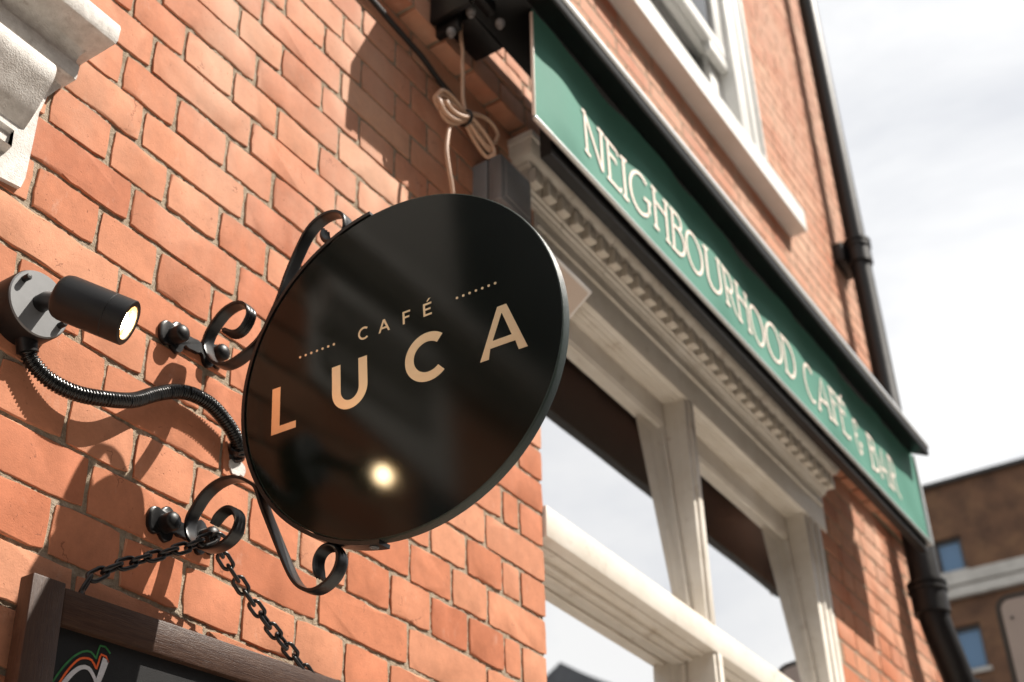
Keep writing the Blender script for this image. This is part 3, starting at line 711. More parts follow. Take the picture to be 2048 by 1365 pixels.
def scroll(pts):
    P = smooth_line([(a, 0, b) for a, b in pts], .0024)
    # light smoothing of the hand-bent line
    for _ in range(6): P = [P[0]]+[(P[i-1]+2*P[i]+P[i+1])/4 for i in range(1, len(P)-1)]+[P[-1]]
    n = len(P); th = .0052; W_ = .021; y0 = -.0015; K = 13; vs = []; fs = []
    s = [0]
    for i in range(1, n): s.append(s[-1]+(P[i]-P[i-1]).length)
    for i in range(n):
        t = (P[min(i+1, n-1)]-P[max(i-1, 0)]).normalized(); nn = Vector((-t.z, 0, t.x))
        e = min(s[i], s[-1]-s[i]); fl = max(0, min(1, (.075-e)/.02)); amp = .0019*fl
        taper = .55+.45*min(1, e/.008); wid = .80+.20*min(1, e/.010)
        for side in (-1, 1):
            for j in range(K):
                q = j/(K-1) if side < 0 else 1-j/(K-1)
                off = side*th/2*taper*(1-.25*abs(2*q-1)**6)+amp*math.cos(q*2*math.pi*3.0)*side*-1
                vs.append(tuple(P[i]+nn*off+Vector((0, y0+W_/2+(q-.5)*W_*wid, 0))))
    C = 2*K
    for i in range(n-1):
        for j in range(C): fs.append((i*C+j, i*C+(j+1) % C, (i+1)*C+(j+1) % C, (i+1)*C+j))
    fs += [tuple(range(C-1, -1, -1)), tuple((n-1)*C+j for j in range(C))]
    m = MB(); m.add(vs, fs); return m.build('scroll_bar', M['iron'], sign, smooth=50, local=True)
scroll(UP); scroll(LO)
def to_local(mb):
    mb.v = [tuple(inv @ Vector(v)) for v in mb.v]; return mb
def clover_plate(cx, cz, tilt):
    half = [(0, .010), (.010, .0105), (.016, .0075), (.020, .0105), (.023, .0205), (.030, .0255), (.038, .0225), (.043, .0165), (.049, .0190), (.057, .0175), (.0625, .0105), (.0635, 0)]
    right = half+[(a, -b) for a, b in half[-2:0:-1]]
    o_ = right[:len(half)]+[(a, -b) for a, b in half[-2::-1]]
    o_ = o_[:-1]+[(0, -.010)]+[(-a, -b) for a, b in half[1:]]+[(-a, b) for a, b in half[-2:0:-1]]
    P = smooth_line([(a, 0, b) for a, b in o_+[o_[0]]], .003)[:-1]
    c, s = math.cos(tilt), math.sin(tilt)
    def T(p, k): return (cx+(p.x*c-p.z*s)*k, cz+(p.x*s+p.z*c)*k)
    mb = MB(); n = len(P)
    rings = [([T(p, 1.0) for p in P], -.001), ([T(p, 1.0) for p in P], -.0062), ([T(p, .955) for p in P], -.0078)]
    for ring, y in rings: mb.v += [(a, y, b) for a, b in ring]
    for r in range(2):
        for i in range(n): mb.f.append((r*n+i, r*n+(i+1) % n, (r+1)*n+(i+1) % n, (r+1)*n+i))
    mb.f.append(tuple(2*n+i for i in range(n)))
    return to_local(mb).build('mounting_plate', M['iron'], sign, smooth=40, local=True)
def bolt(x, z, pl, L_=.021):
    mb = MB(); q = Matrix.Rotation(R(90), 4, 'X'); q.translation = Vector((x, -.006, z))
    r = .0130
    mb.lathe([(r*1.05, 0), (r, .003), (r, L_-.004)]+[(r*math.cos(R(a)), L_-.004+.0075*math.sin(R(a))) for a in (15, 30, 45, 60, 75)]+[(.0006, L_+.0036)], 24, q, close=True)
    return to_local(mb).build('bolt', M['bolt'], pl, smooth=True, local=True)
pu = clover_plate(1.0505, 2.6165, R(8)); bolt(1.0135, 2.6095, pu); bolt(1.094, 2.621, pu)
pl_ = clover_plate(1.0845, 2.331, R(5)); bolt(1.049, 2.3262, pl_); bolt(1.1225, 2.3345, pl_)

# ================================================================ WALL SPOTLIGHT
lamp = thing('wall_spotlight', 'small matt black wall spotlight, lit, with a round back plate', 'spotlight', (.772, -.02, 2.509))
bx_, bz_ = .772, 2.509; q = Matrix.Rotation(R(90), 4, 'X'); q.translation = Vector((bx_, .002, bz_))
mb = MB(); mb.lathe([(.0465, 0), (.0465, .036), (.0455, .0385)], 64, q); base = mb.build('back_plate', M['lamp_black'], lamp, smooth=True)
mb = MB(); mb.lathe([(.0455, .0385), (.0438, .0402), (.0002, .0402)], 64, q); mb.build('plate_face', M['lamp_face'], base, smooth=True)
mb = MB(); q2 = q.copy(); q2.translation = Vector((bx_-.030, -.038, bz_+.020)); mb.lathe([(.0042, 0), (.0042, .010), (.0034, .0115), (.0001, .0118)], 16, q2); mb.build('fixing_screw', M['lamp_black'], base, smooth=True)
mb = MB(); q2 = q.copy(); q2.translation = Vector((bx_+.034, -.038, bz_-.014)); mb.lathe([(.0042, 0), (.0042, .010), (.0034, .0115), (.0001, .0118)], 16, q2); mb.build('fixing_screw', M['lamp_black'], base, smooth=True)
axis = Vector((.63, -.6918, -.3529)).normalized(); LC = Vector((.8020, -.1800, 2.4405))
hm = axis.to_track_quat('Z', 'Y').to_matrix().to_4x4(); hm.translation = LC
mb = MB(); r = .0284; H_ = .094
mb.lathe([(.0002, -H_), (.018, -H_+.0005), (.0245, -H_+.0025), (.0270, -H_+.006), (r, -H_+.012), (r, -.0245), (r-.0005, -.0240), (r-.0005, -.0232), (r, -.0227), (r, -.001), (r-.0012, 0), (.0212, 0), (.0208, -.001), (.0205, -.008)], 64, hm)
head = mb.build('lamp_head', M['lamp_black'], lamp, smooth=True)
mb = MB(); mb.lathe([(.0206, -.0012), (.0185, -.0095)], 48, hm); mb.build('reflector', M['lamp_cup'], head, smooth=True)
mb = MB(); mb.lathe([(.0186, -.0094), (.0120, -.0082)], 48, hm); mb.build('lens_rim', M['lamp_rim'], head, smooth=True)
mb = MB(); mb.lathe([(.0120, -.0081), (.0065, -.0074), (.0001, -.007)], 48, hm); mb.build('lens', M['lamp_glow'], head, smooth=True)
a0 = Vector((.772, -.036, 2.509)); a1 = LC-axis*.070
mb = MB(); dirn = (a1-a0).normalized(); mid = a0+Vector((0, -.016, 0))
mb.tube([a0, mid, a0.lerp(a1, .55)+Vector((0, -.004, 0)), a1], .0115, 20); mb.build('arm', M['lamp_black'], lamp, smooth=True)
mb = MB(); gl_ = [(.776, -.016, 2.474), (.781, -.016, 2.463), (.786, -.015, 2.452)]; mb.tube(gl_, .0135, 24); mb.build('cable_gland', M['lamp_black'], lamp, smooth=True)

# ================================================================ CONDUIT
path = [(.783, -.015, 2.4585), (.7900, -.014, 2.449), (.7995, -.0150, 2.4404), (.8205, -.019, 2.4294), (.8448, -.024, 2.4256), (.869, -.028, 2.4278), (.8952, -.0315, 2.4353), (.9248, -.0315, 2.4475), (.9514, -.027, 2.4637),
        (.9785, -.0225, 2.4865), (1.0037, -.0205, 2.5051), (1.0285, -.020, 2.5192), (1.0554, -.0205, 2.5266), (1.0851, -.0205, 2.5275), (1.1116, -.0195, 2.5207), (1.1349, -.0175, 2.5106), (1.150, -.015, 2.5015), (1.163, -.011, 2.4905), (1.168, .006, 2.4850)]
conduit = thing('flexible_conduit', 'ribbed black flexible conduit curving from the spotlight along the bricks', 'conduit', (.783, -.015, 2.4585))
P = smooth_line(path, .00055); mb = MB(); rad = []
s = 0
for i in range(len(P)):
    if i: s += (P[i]-P[i-1]).length
    ph = (s/.0048) % 1; rad.append(.0096+.0012*(1 if .25 < ph < .7 else -.55 if not .15 < ph < .8 else .3))
mb.tube(P, .01, 20, True, rad); mb.build('corrugated_tube', M['conduit'], conduit, smooth=60)
mb = MB(); mb.lathe([(.016, 0), (.016, .006), (.0125, .009), (.0125, .018), (.0105, .020)], 24, (lambda m_: (setattr(m_, 'translation', Vector((1.166, .002, 2.487))), m_)[1])((Vector((-.55, -.75, .36)).normalized()).to_track_quat('Z', 'Y').to_matrix().to_4x4()), close=True)
mb.build('end_gland', M['conduit'], conduit, smooth=True)
# a dab of white filler where the conduit goes in
pt = MB(); 
outl = [(1.170+.017*math.cos(2*math.pi*i/18)*(1+.35*mnoise.noise(Vector((i*.9, 2, 0)))), 2.468+.013*math.sin(2*math.pi*i/18)*(1+.4*mnoise.noise(Vector((i*.7, 8, 0))))) for i in range(18)]
pt.prism(outl, 'y', -.0035, .003)
o = pt.build('filler_patch', M['stone']); tag(o, 'smear of white filler on the brick under the conduit end', 'filler')

# ================================================================ CHALKBOARD
cb_tilt = R(3.9); cbo = Vector((.8912, -.040, 2.1715))
chalk = thing('chalkboard', 'chalkboard in a dark wooden frame hung on a black chain', 'chalkboard', cbo)
chalk.rotation_euler = (0, -cb_tilt, 0)
mb = MB(); mb.box(-.047, 0, 0, .024, -.85, .0045, .0022); mb.build('stile', M['wood_v'], chalk, smooth=True, local=True)
mb = MB(); mb.box(.66, .707, 0, .024, -.85, .0045, .0022); mb.build('stile', M['wood_v'], chalk, smooth=True, local=True)
mb = MB(); mb.box(.0006, .6594, .0016, .0236, -.0435, 0, .0022); mb.build('rail', M['wood'], chalk, smooth=True, local=True)
mb = MB(); mb.box(.0006, .6594, .0016, .0236, -.85, -.80, .0022); mb.build('rail', M['wood'], chalk, smooth=True, local=True)
mb = MB(); mb.box(-.004, .664, .0125, .0175, -.806, -.040); bface = mb.build('board', M['board'], chalk, local=True)
# hand lettering: an initial with orange and green shadow lines, then the tops of the next letters
k_ = 400/1950*450/400
def cbp(pts):  # crop pixels of the lettering -> board coordinates (linear fit to the board plane)
    res = []
    for x, y in pts:
        res.append(((x-525)*.000186+.0035+(y-800)*-.0000285+ (y-800)*.000047, -(y-800)*.000200-.0215+(x-525)*.0000785-(x-525)*.0000045))
    return res
def sl(pts, st=.004): return [(q.x, q.y) for q in smooth_line([(a, b, 0) for a, b in cbp(pts)], st)]
ribbon('chalk_initial', [(sl([(440, 1500), (470, 1430), (510, 1365), (570, 1270), (640, 1205), (710, 1175), (770, 1190), (815, 1250), (840, 1310), (850, 1365), (850, 1420)]), .0085, .0035),
                         (sl([(900, 1155), (865, 1240), (825, 1310), (780, 1365), (700, 1440)]), .0095, .0040)], .0119, bface, 'chalk_white')
ribbon('chalk_outline', [(sl([(430, 1440), (475, 1365), (520, 1290), (600, 1190), (680, 1130), (740, 1125), (790, 1145), (828, 1200)]), .0026, .0026), (sl([(828, 1203), (845, 1160), (862, 1122), (900, 1140), (920, 1178)]), .0024, .0024)], .0119, bface, 'chalk_orange')
ribbon('chalk_outline', [(sl([(400, 1450), (445, 1365), (480, 1270), (550, 1180), (640, 1110), (720, 1085), (780, 1095), (824, 1140)]), .0024, .0024), (sl([(823, 1142), (835, 1100), (850, 1068), (890, 1080), (932, 1128)]), .0022, .0022)], .0119, bface, 'chalk_green')
ribbon('chalk_flourish', [(sl([(1085, 1385), (1110, 1358), (1150, 1342), (1190, 1344), (1230, 1365), (1250, 1400)]), .0026, .0026)], .0119, bface, 'chalk_green')
ribbon('chalk_tick', [(sl([(900, 1352), (915, 1362), (925, 1400)]), .0024, .0024)], .0119, bface, 'chalk_green')
ribbon('chalk_letter', [(sl([(940, 1420), (950, 1372), (985, 1352), (1015, 1366), (1025, 1420)]), .0055, .0045)], .0117, bface, 'chalk_white')
ribbon('chalk_letter', [(sl([(1105, 1440), (1130, 1385), (1170, 1368), (1210, 1385), (1230, 1440)]), .0055, .0045)], .0117, bface, 'chalk_white')

# ================================================================ CHAIN
chain = thing('chain', 'black chain looped over the lower scroll and holding the chalkboard', 'chain', (1.08, -.05, 2.29))
lk_r, lk_w, lk_l = .0028, .0073, .0092
lm = MB(); loop = [Vector((lk_w*math.cos(R(a)), 0, lk_l*.72+lk_w*math.sin(R(a)))) for a in range(0, 181, 22)]+[Vector((lk_w*math.cos(R(a)), 0, -lk_l*.72+lk_w*math.sin(R(a)))) for a in range(180, 361, 22)]
n = len(loop); seg = 8; vs = []; fs = []
for i in range(n):
    t = (loop[(i+1) % n]-loop[i-1]).normalized(); nn = Vector((0, 1, 0)); bb = t.cross(nn)
    for j in range(seg):
        a = 2*math.pi*j/seg; vs.append(tuple(loop[i]+(nn*math.cos(a)+bb*math.sin(a))*lk_r))
for i in range(n):
    for j in range(seg): fs.append((i*seg+j, i*seg+(j+1) % seg, ((i+1) % n)*seg+(j+1) % seg, ((i+1) % n)*seg+j))
lm.add(vs, fs); link_mesh = lm.mesh('chain_link', M['iron'], smooth=60)
PITCH = 2*(lk_l*.72+lk_w-lk_r)-.0004
def run_chain(pts, phase):
    P = smooth_line(pts, .001); s = 0; nxt = PITCH/2; i = 0; kk = 0
    for i in range(1, len(P)):
        s += (P[i]-P[i-1]).length
        if s >= nxt:
            t = (P[min(i+3, len(P)-1)]-P[max(i-4, 0)]).normalized()
            q = t.to_track_quat('Z', 'Y').to_matrix().to_4x4() @ Matrix.Rotation(R(phase+(90 if kk % 2 else 0)+random.uniform(-14, 14)), 4, 'Z')
            q.translation = P[i]-chain.location
            o = bpy.data.objects.new('chain_link', link_mesh); COL.objects.link(o); o.parent = chain; o.matrix_local = q
            nxt += PITCH; kk += 1
CH_L = [(1.1125, -.058, 2.3085), (1.092, -.060, 2.3085), (1.073, -.055, 2.2965), (1.045, -.050, 2.277), (1.005, -.044, 2.252), (.965, -.037, 2.227), (.935, -.031, 2.203), (.925, -.028, 2.185), (.925, -.026, 2.165)]
CH_R = [(1.098, -.056, 2.3085), (1.112, -.053, 2.2985), (1.122, -.050, 2.2925), (1.146, -.047, 2.280), (1.180, -.043, 2.262), (1.235, -.038, 2.236), (1.285, -.034, 2.216), (1.326, -.031, 2.196), (1.345, -.028, 2.178), (1.352, -.026, 2.160)]
run_chain(CH_L, 20); run_chain(CH_R, 60)

# ================================================================ GREEN FASCIA SIGN
FX0, FX1, FYY = 1.672, 4.215, -.22
def fz(x, z): return z+(x-1.672)*.0122     # the board hangs slightly out of level
fascia = thing('fascia_sign', 'long green fascia sign with cream lettering under a black hood', 'sign', (2.9, -.2, 3.45))
nx, nz_ = 130, 14; vs = []; fs = []
def wave(x, z): return .0032*math.sin(x*7.3+z*5)+.0028*math.sin(x*15.7+1.3)+.0014*math.sin(x*33+z*11)
def fdepth(x, z):
    e = min(1, (x-FX0)/.06, (FX1-x)/.06)*min(1, (z-3.455)/.06); return FYY+wave(x, z)*max(0, e)
for j in range(nz_+1):
    for i in range(nx+1):
        x = FX0+(FX1-FX0)*i/nx; z = 3.462+(3.83-3.462)*j/nz_
        vs.append((x, fdepth(x, z), fz(x, z)))
for j in range(nz_):
    for i in range(nx):
        a = j*(nx+1)+i; fs.append((a, a+1, a+nx+2, a+nx+1))
panel = MB().add(vs, fs).build('panel', M['green'], fascia, smooth=60)
def slanted_box(x0, x1, y0, y1, z0, z1, m, name, parent, bev=0):
    mb = MB(); mb.box(x0, x1, y0, y1, z0, z1, bev); mb.v = [(x, y, fz(x, z)) for x, y, z in mb.v]; return mb.build(name, m, parent, smooth=True)
slanted_box(FX0-.002, FX1+.004, FYY-.006, FYY+.006, 3.454, 3.462, M['trim'], 'bottom_trim', fascia, .003)
slanted_box(FX0+.085, FX1, FYY+.0135, FYY+.040, 3.428, 3.76, M['hood'], 'back_board', fascia, 0)
slanted_box(FX0-.003, FX0, FYY-.004, FYY+.004, 3.464, 3.78, M['cream'], 'end_trim', fascia, .001)
slanted_box(FX1-.002, FX1+.016, FYY-.010, FYY+.030, 3.45, 3.80, M['trim'], 'end_trim', fascia, .003)
hp = [(-.125, 3.748), (-.185, 3.772), (-.2225, 3.796), (-.282, 3.7665), (-.2865, 3.7675), (-.2885, 3.772), (-.2885, 3.794)]
hp2 = [(-.2886, 3.7945), (-.2935, 3.797), (-.2935, 3.806), (-.2915, 3.812), (-.286, 3.8165), (-.280, 3.818)]
hp3 = [(-.278, 3.8185), (-.24, 3.87), (-.175, 3.962), (-.125, 3.962)]
HX0, HX1 = 1.528, 4.186
def hrun(prof, m, name, parent, closed=False):
    mb = MB(); k = len(prof); vs = [(HX0, a, fz(HX0, b)) for a, b in prof]+[(HX1, a, fz(HX1, b)) for a, b in prof]
    fs = [(i, i+1, k+i+1, k+i) for i in range(k-1)]
    if closed: fs += [(k-1, 0, k, 2*k-1), tuple(range(k)), tuple(range(2*k-1, k-1, -1))]
    return mb.add(vs, fs).build(name, m, parent, smooth=30)
hood = hrun(hp+hp2+hp3, M['hood'], 'hood', fascia, True)
off = [(a-.0012, b+.0003) for a, b in hp2]
lp = MB(); k = len(off); inn = [(a+.0011, b) for a, b in hp2]
vs = [(HX0-.001, a, fz(HX0, b)) for a, b in off+inn[::-1]]+[(HX1+.001, a, fz(HX1, b)) for a, b in off+inn[::-1]]; k = 2*k
lp.add(vs, [(i, (i+1) % k, k+(i+1) % k, k+i) for i in range(k)]+[tuple(range(k)), tuple(range(2*k-1, k-1, -1))]); lp.build('hood_lip_glint', M['hood_glint'], hood, smooth=30)
# cream letters, drawn as strokes: high-waisted serif capitals
def LT(c):
    s = .10
    ser = lambda x, z, w=.16: [((x-w, z), (x+w, z))]
    el = lambda cx, cz, rx, rz, a0, a1: [[(cx+rx*math.cos(R(a)), cz+rz*math.sin(R(a))) for a in range(a0, a1+(1 if a1 > a0 else -1), 12 if a1 > a0 else -12)]]
    if c == 'N': return .92, [[(.12, 0), (.12, 1)], [(.12, 1), (.80, 0)], [(.80, 0), (.80, 1)], [(.0, 0), (.26, 0)], [(.66, 1), (.94, 1)], [(.0, 1), (.14, 1)]]
    if c == 'E': return .62, [[(.12, 0), (.12, 1)], [(.0, 1), (.56, 1), (.58, .90)], [(.12, .70), (.46, .70), (.47, .62)], [(.0, 0), (.58, 0), (.62, .12)]]
    if c == 'I': return .26, [[(.13, 0), (.13, 1)], [(0, 0), (.26, 0)], [(0, 1), (.26, 1)]]
    if c == 'G': return .86, el(.44, .5, .40, .5, 48, 318)+[[(.76, .16), (.76, .46)], [(.56, .46), (.86, .46)]]
    if c == 'H': return .82, [[(.12, 0), (.12, 1)], [(.70, 0), (.70, 1)], [(.12, .70), (.70, .64)], [(0, 0), (.24, 0)], [(.58, 0), (.82, 0)], [(0, 1), (.24, 1)], [(.58, 1), (.82, 1)]]
    if c == 'B': return .66, [[(.12, 0), (.12, 1)], [(0, 1), (.34, 1)]+[(.34+.20*math.cos(R(a)), .82+.18*math.sin(R(a))) for a in range(80, -91, -17)]+[(.12, .64)], [(.30, .64)]+[(.32+.32*math.cos(R(a)), .32+.32*math.sin(R(a))) for a in range(80, -91, -17)]+[(0, 0)]]
    if c == 'O': return .90, el(.45, .5, .41, .5, 0, 360)
    if c == 'U': return .86, [[(.12, 1), (.12, .34)]+[(.43+.31*math.cos(R(a)), .34+.34*math.sin(R(a))) for a in range(180, 361, 15)]+[(.74, 1)], [(0, 1), (.24, 1)], [(.62, 1), (.86, 1)]]
    if c == 'R': return .72, [[(.12, 0), (.12, 1)], [(0, 1), (.34, 1)]+[(.36+.24*math.cos(R(a)), .74+.26*math.sin(R(a))) for a in range(80, -91, -17)]+[(.12, .48)], [(.34, .48), (.60, .05), (.74, 0)], [(0, 0), (.24, 0)]]
    if c == 'D': return .84, [[(.12, 0), (.12, 1)], [(0, 1), (.30, 1)]+[(.32+.46*math.cos(R(a)), .5+.5*math.sin(R(a))) for a in range(84, -91, -12)]+[(0, 0)]]
    if c == 'C': return .80, el(.46, .5, .42, .5, 50, 312)
    if c == 'A': return .84, [[(.06, 0), (.42, 1), (.78, 0)], [(.17, .34), (.67, .34)], [(0, 0), (.18, 0)], [(.66, 0), (.86, 0)]]
    if c == 'F': return .60, [[(.12, 0), (.12, 1)], [(0, 1), (.54, 1), (.57, .90)], [(.12, .66), (.44, .66), (.45, .58)], [(0, 0), (.26, 0)]]
    if c == 'e': w, st = LT('E'); return w, st+[[(.26, 1.08), (.44, 1.24)]]
    if c == '&': return .72, [[(.62, .86), (.50, 1), (.34, 1), (.20, .90), (.18, .72), (.28, .58), (.44, .54)], [(.30, .56), (.12, .44), (.08, .22), (.18, .04), (.40, 0), (.56, .12), (.60, .34)], [(.44, .38), (.74, .38)]]
    if c == '.': return .16, [[(.04, .02), (.11, .02)]]
    return .42, []
text = 'NEIGHBOURHOOD CAFe & BAR.'
TX0, TX1, TB, TH = 1.878, 3.972, 3.5235, .124; gap = .07
tot = sum(LT(c)[0]+gap for c in text)-gap; sc_ = (TX1-TX0)/tot
x = TX0
for c in text:
    w, st = LT(c)
    if st:
        mb = MB()
        for q, pts in enumerate(st):
            P2 = [(x+a*sc_, TB+b*TH) for a, b in pts]
            if len(P2) == 2: P2 = [P2[0], ((P2[0][0]+P2[1][0])/2, (P2[0][1]+P2[1][1])/2), P2[1]]
            L_, R_ = stroke(P2, .0102 if c != '.' else .016)
            n = len(P2); k = len(mb.v)
            mb.v += [(a, fdepth(a, b)-.0022-q*.00015, fz(a, b)) for a, b in L_]+[(a, fdepth(a, b)-.0022-q*.00015, fz(a, b)) for a, b in R_]
            mb.f += [(k+i, k+i+1, k+n+i+1, k+n+i) for i in range(n-1)]
        mb.build('letter', M['cream'], fascia)
    x += (w+gap)*sc_

# ================================================================ AWNING BRACKET at the left end of the hood
brk = thing('hood_bracket', 'black steel bracket and motor housing at the near end of the sign hood', 'bracket', (1.6, -.1, 3.75))
mb = MB(); mb.box(1.508, 1.5275, -.288, -.128, 3.755, 3.93, .004); mb.build('end_plate', M['hood'], brk, smooth=True)
mb = MB(); mb.box(1.580, 1.700, -.128, -.05, 3.742, 3.93, .008); mb.build('motor_housing', M['hood'], brk, smooth=True)
mb = MB(); mb.box(1.553, 1.571, -.105, -.0435, 3.700, 4.05, .003); mb.build('arm', M['hood'], brk, smooth=True)
mb = MB(); mb.box(1.530, 1.546, -.150, -.044, 3.725, 4.05, .003); mb.build('arm', M['hood'], brk, smooth=True)
mb = MB(); mb.box(1.500, 1.600, -.175, -.150, 3.735, 3.79, .004); mb.build('cross_rail', M['hood'], brk, smooth=True)
for x0_, x1_, y_, z0_, z1_ in ((1.5475, 1.5525, -.128, 3.745, 3.86), (1.572, 1.5795, -.14, 3.755, 3.86)):
    mb = MB(); mb.box(x0_, x1_, y_-.02, y_, z0_, z1_, .001); mb.build('tab', M['panel_white'], brk, smooth=True)
for (bx, by, bz) in ((1.556, -.085, 3.698), (1.565, -.13, 3.742), (1.62, -.17, 3.733)):
    mb = MB(); mb.lathe([(.0105, 0), (.0105, .010), (.0075, .014), (.0055, .014), (.0055, .020), (.0001, .021)], 12, Matrix.Translation((bx, by, bz)) @ Matrix.Rotation(R(180), 4, 'X'), close=True); mb.build('bolt', M['box_grey'], brk, smooth=True)

# ================================================================ CABLES AND BOXES
cab = thing('coiled_cable', 'beige cable hanging in a tied coil beside the sign hood', 'cable', (1.60, -.10, 3.6))

drop = [(1.6, -.10, 3.80), (1.5884, -.09, 3.7617), (1.5857, -.088, 3.7281), (1.5887, -.088, 3.6972), (1.5928, -.09, 3.6595), (1.5923, -.09, 3.6183), (1.5943, -.09, 3.5852), (1.5954, -.09, 3.5283), (1.600, -.09, 3.5088), (1.6080, -.09, 3.482)]
MB().tube(smooth_line(drop, .006), .0046, 10).build('drop', M['cable_beige'], cab, smooth=60)
down = [(1.605, -.09, 3.472), (1.5938, -.082, 3.4645), (1.5700, -.080, 3.430), (1.5615, -.08, 3.4075), (1.5563, -.08, 3.3508), (1.5663, -.08, 3.3043), (1.5812, -.078, 3.2647), (1.60, -.07, 3.20), (1.61, -.03, 3.10), (1.61, .004, 3.05)]
MB().tube(smooth_line(down, .006), .0046, 10).build('tail', M['cable_beige'], cab, smooth=60)
tie = Vector((1.606, -.09, 3.474))
for q, (dx, dz, L_, w_, oy) in enumerate(((-.094, -.030, .100, .034, -.004), (-.086, -.044, .088, .026, .006), (-.075, -.022, .082, .020, -.010), (-.088, -.012, .096, .030, .010),
                                         (.104, .036, .124, .036, -.004), (.092, -.012, .108, .024, .006), (.080, -.030, .100, .022, -.010), (.085, -.002, .104, .030, .011))):
    dv = Vector((dx, 0, dz)).normalized(); nv = Vector((-dv.z, 0, dv.x)); pts = []
    for i in range(25):
        a = 2*math.pi*i/24; l = L_*(1-math.cos(a))/2; ww = w_*math.sin(a)*(.45+.55*math.sin(a/2)**2)
        pts.append(tie+dv*l+nv*ww+Vector((0, oy*(1 if i < 13 else -.4), 0)))
    MB().tube(smooth_line(pts, .006), .0045, 10, False).build('loop', M['cable_beige'], cab, smooth=60)
tm = MB(); ring = []
for i in range(17):
    a = 2*math.pi*i/16; ring.append(tie+Vector((-.25, 0, .97))*.017*math.cos(a)+Vector((0, 1, 0))*.016*math.sin(a))
tm.tube(ring, .0032, 8, False); tm.build('cable_tie', M['cable_black'], cab, smooth=60)
bc = [(1.05, -.010, 3.695), (1.25, -.011, 3.680), (1.3742, -.012, 3.6695), (1.4359, -.012, 3.6629), (1.492, -.012, 3.6588), (1.5515, -.012, 3.6546), (1.5832, -.013, 3.6435), (1.6134, -.015, 3.6307), (1.6537, -.018, 3.6184), (1.7218, -.02, 3.5848), (1.7734, -.022, 3.5611), (1.805, -.03, 3.530), (1.81, -.03, 3.505)]
o = MB().tube(smooth_line(bc, .006), .0062, 10).build('black_cable', M['cable_black']); tag(o, 'black cable clipped under the brick band above the junction box', 'cable')

jb = thing('junction_box', 'grey plastic junction box on the brick beside the cornice', 'junction box', (1.82, 0, 3.40))
MB().box(1.7614, 1.884, -.040, .004, 3.372, 3.503, .006).build('back_box', M['box_grey'], jb, smooth=True)
jl = MB().box(1.7604, 1.885, -.078, -.0412, 3.371, 3.504, .008).build('lid', M['box_grey'], jb, smooth=True)
MB().box(1.775, 1.871, -.0815, -.077, 3.386, 3.489, .0035).build('raised_panel', M['box_grey'], jl, smooth=True)

wp = thing('wall_panel_lamp', 'white square panel with a beige face tilted down from the window head', 'panel', (2.02, -.10, 3.30))
wp.location = (1.95, -.10, 3.27)
def slab(s0, s1, t0, t1):   # (y,z) outline: s runs inwards and down, t is the thickness upwards
    return [(-.12+a*.786+b*.617, 3.2906-a*.617+b*.786) for a, b in ((s0, t0), (s1, t0), (s1, t1), (s0, t1))]
def soft(mb):
    bm = bmesh.new(); vv = [bm.verts.new(v) for v in mb.v]
    for f_ in mb.f: bm.faces.new([vv[i] for i in f_])
    bmesh.ops.bevel(bm, geom=bm.edges[:], offset=.005, segments=3, profile=.5, affect='EDGES'); bm.verts.index_update()
    r_ = MB().add([v.co[:] for v in bm.verts], [[v.index for v in f_.verts] for f_ in bm.faces]); bm.free(); return r_
soft(MB().prism(slab(0, .115, 0, .024), 'x', 1.80, 2.0704)).build('housing', M['panel_white'], wp, smooth=True)
MB().prism(slab(.010, .105, -.0015, .0002), 'x', 1.81, 2.060).build('face', M['panel_mesh'], wp)
MB().prism([(-.07, 3.285), (-.04, 3.262), (-.001, 3.29), (-.001, 3.33)], 'x', 1.93, 1.96).build('arm', M['panel_white'], wp)

# ================================================================ DRAINPIPE
dp = thing('drainpipe', 'black cast iron drainpipe at the far corner of the brick building', 'drainpipe', (4.575, -.085, 0))
PXX, PYY, PR = 4.578, -.088, .044
MB().tube([(PXX, PYY, 4.98), (PXX, PYY, 9)], PR, 24).build('pipe', M['pipe'], dp, smooth=True)
MB().tube([(PXX, PYY, 3.46), (PXX, PYY, 3.98), (PXX, PYY, 4.02), (PXX, PYY, 4.979)], PR, 24, True, [.056, .056, PR, PR]).build('pipe', M['pipe'], dp, smooth=True)
MB().tube(smooth_line([(PXX, PYY, 3.459), (PXX, PYY, 3.40), (PXX+.02, PYY-.005, 3.32), (PXX+.09, PYY-.02, 3.16), (PXX+.13, PYY-.03, 3.05), (PXX+.14, PYY-.03, 2.9), (PXX+.14, PYY-.03, 0)], .03), .056, 24).build('swan_neck', M['pipe'], dp, smooth=True)
for zc in (5.045, 3.43):
    m_ = Matrix.Translation((PXX, PYY, zc))
    PR = .044 if zc > 4 else .056
    c_ = MB().lathe([(PR+.001, -.055), (PR+.010, -.052), (PR+.010, .030), (PR+.016, .033), (PR+.016, .046), (PR+.010, .049), (PR+.010, .055), (PR+.017, .058), (PR+.017, .070), (PR+.001, .074)], 32, m_, close=True).build('collar', M['pipe'], dp, smooth=True)
    if zc > 4: MB().box(PXX-.085, PXX+.085, -.045, .002, zc-.05, zc+.045, .006).build('wall_lug', M['pipe'], c_, smooth=True)
    if zc > 4: MB().box(PXX-.03, PXX+.03, -.10, -.04, zc-.04, zc+.035, .004).build('lug_arm', M['pipe'], c_, smooth=True)

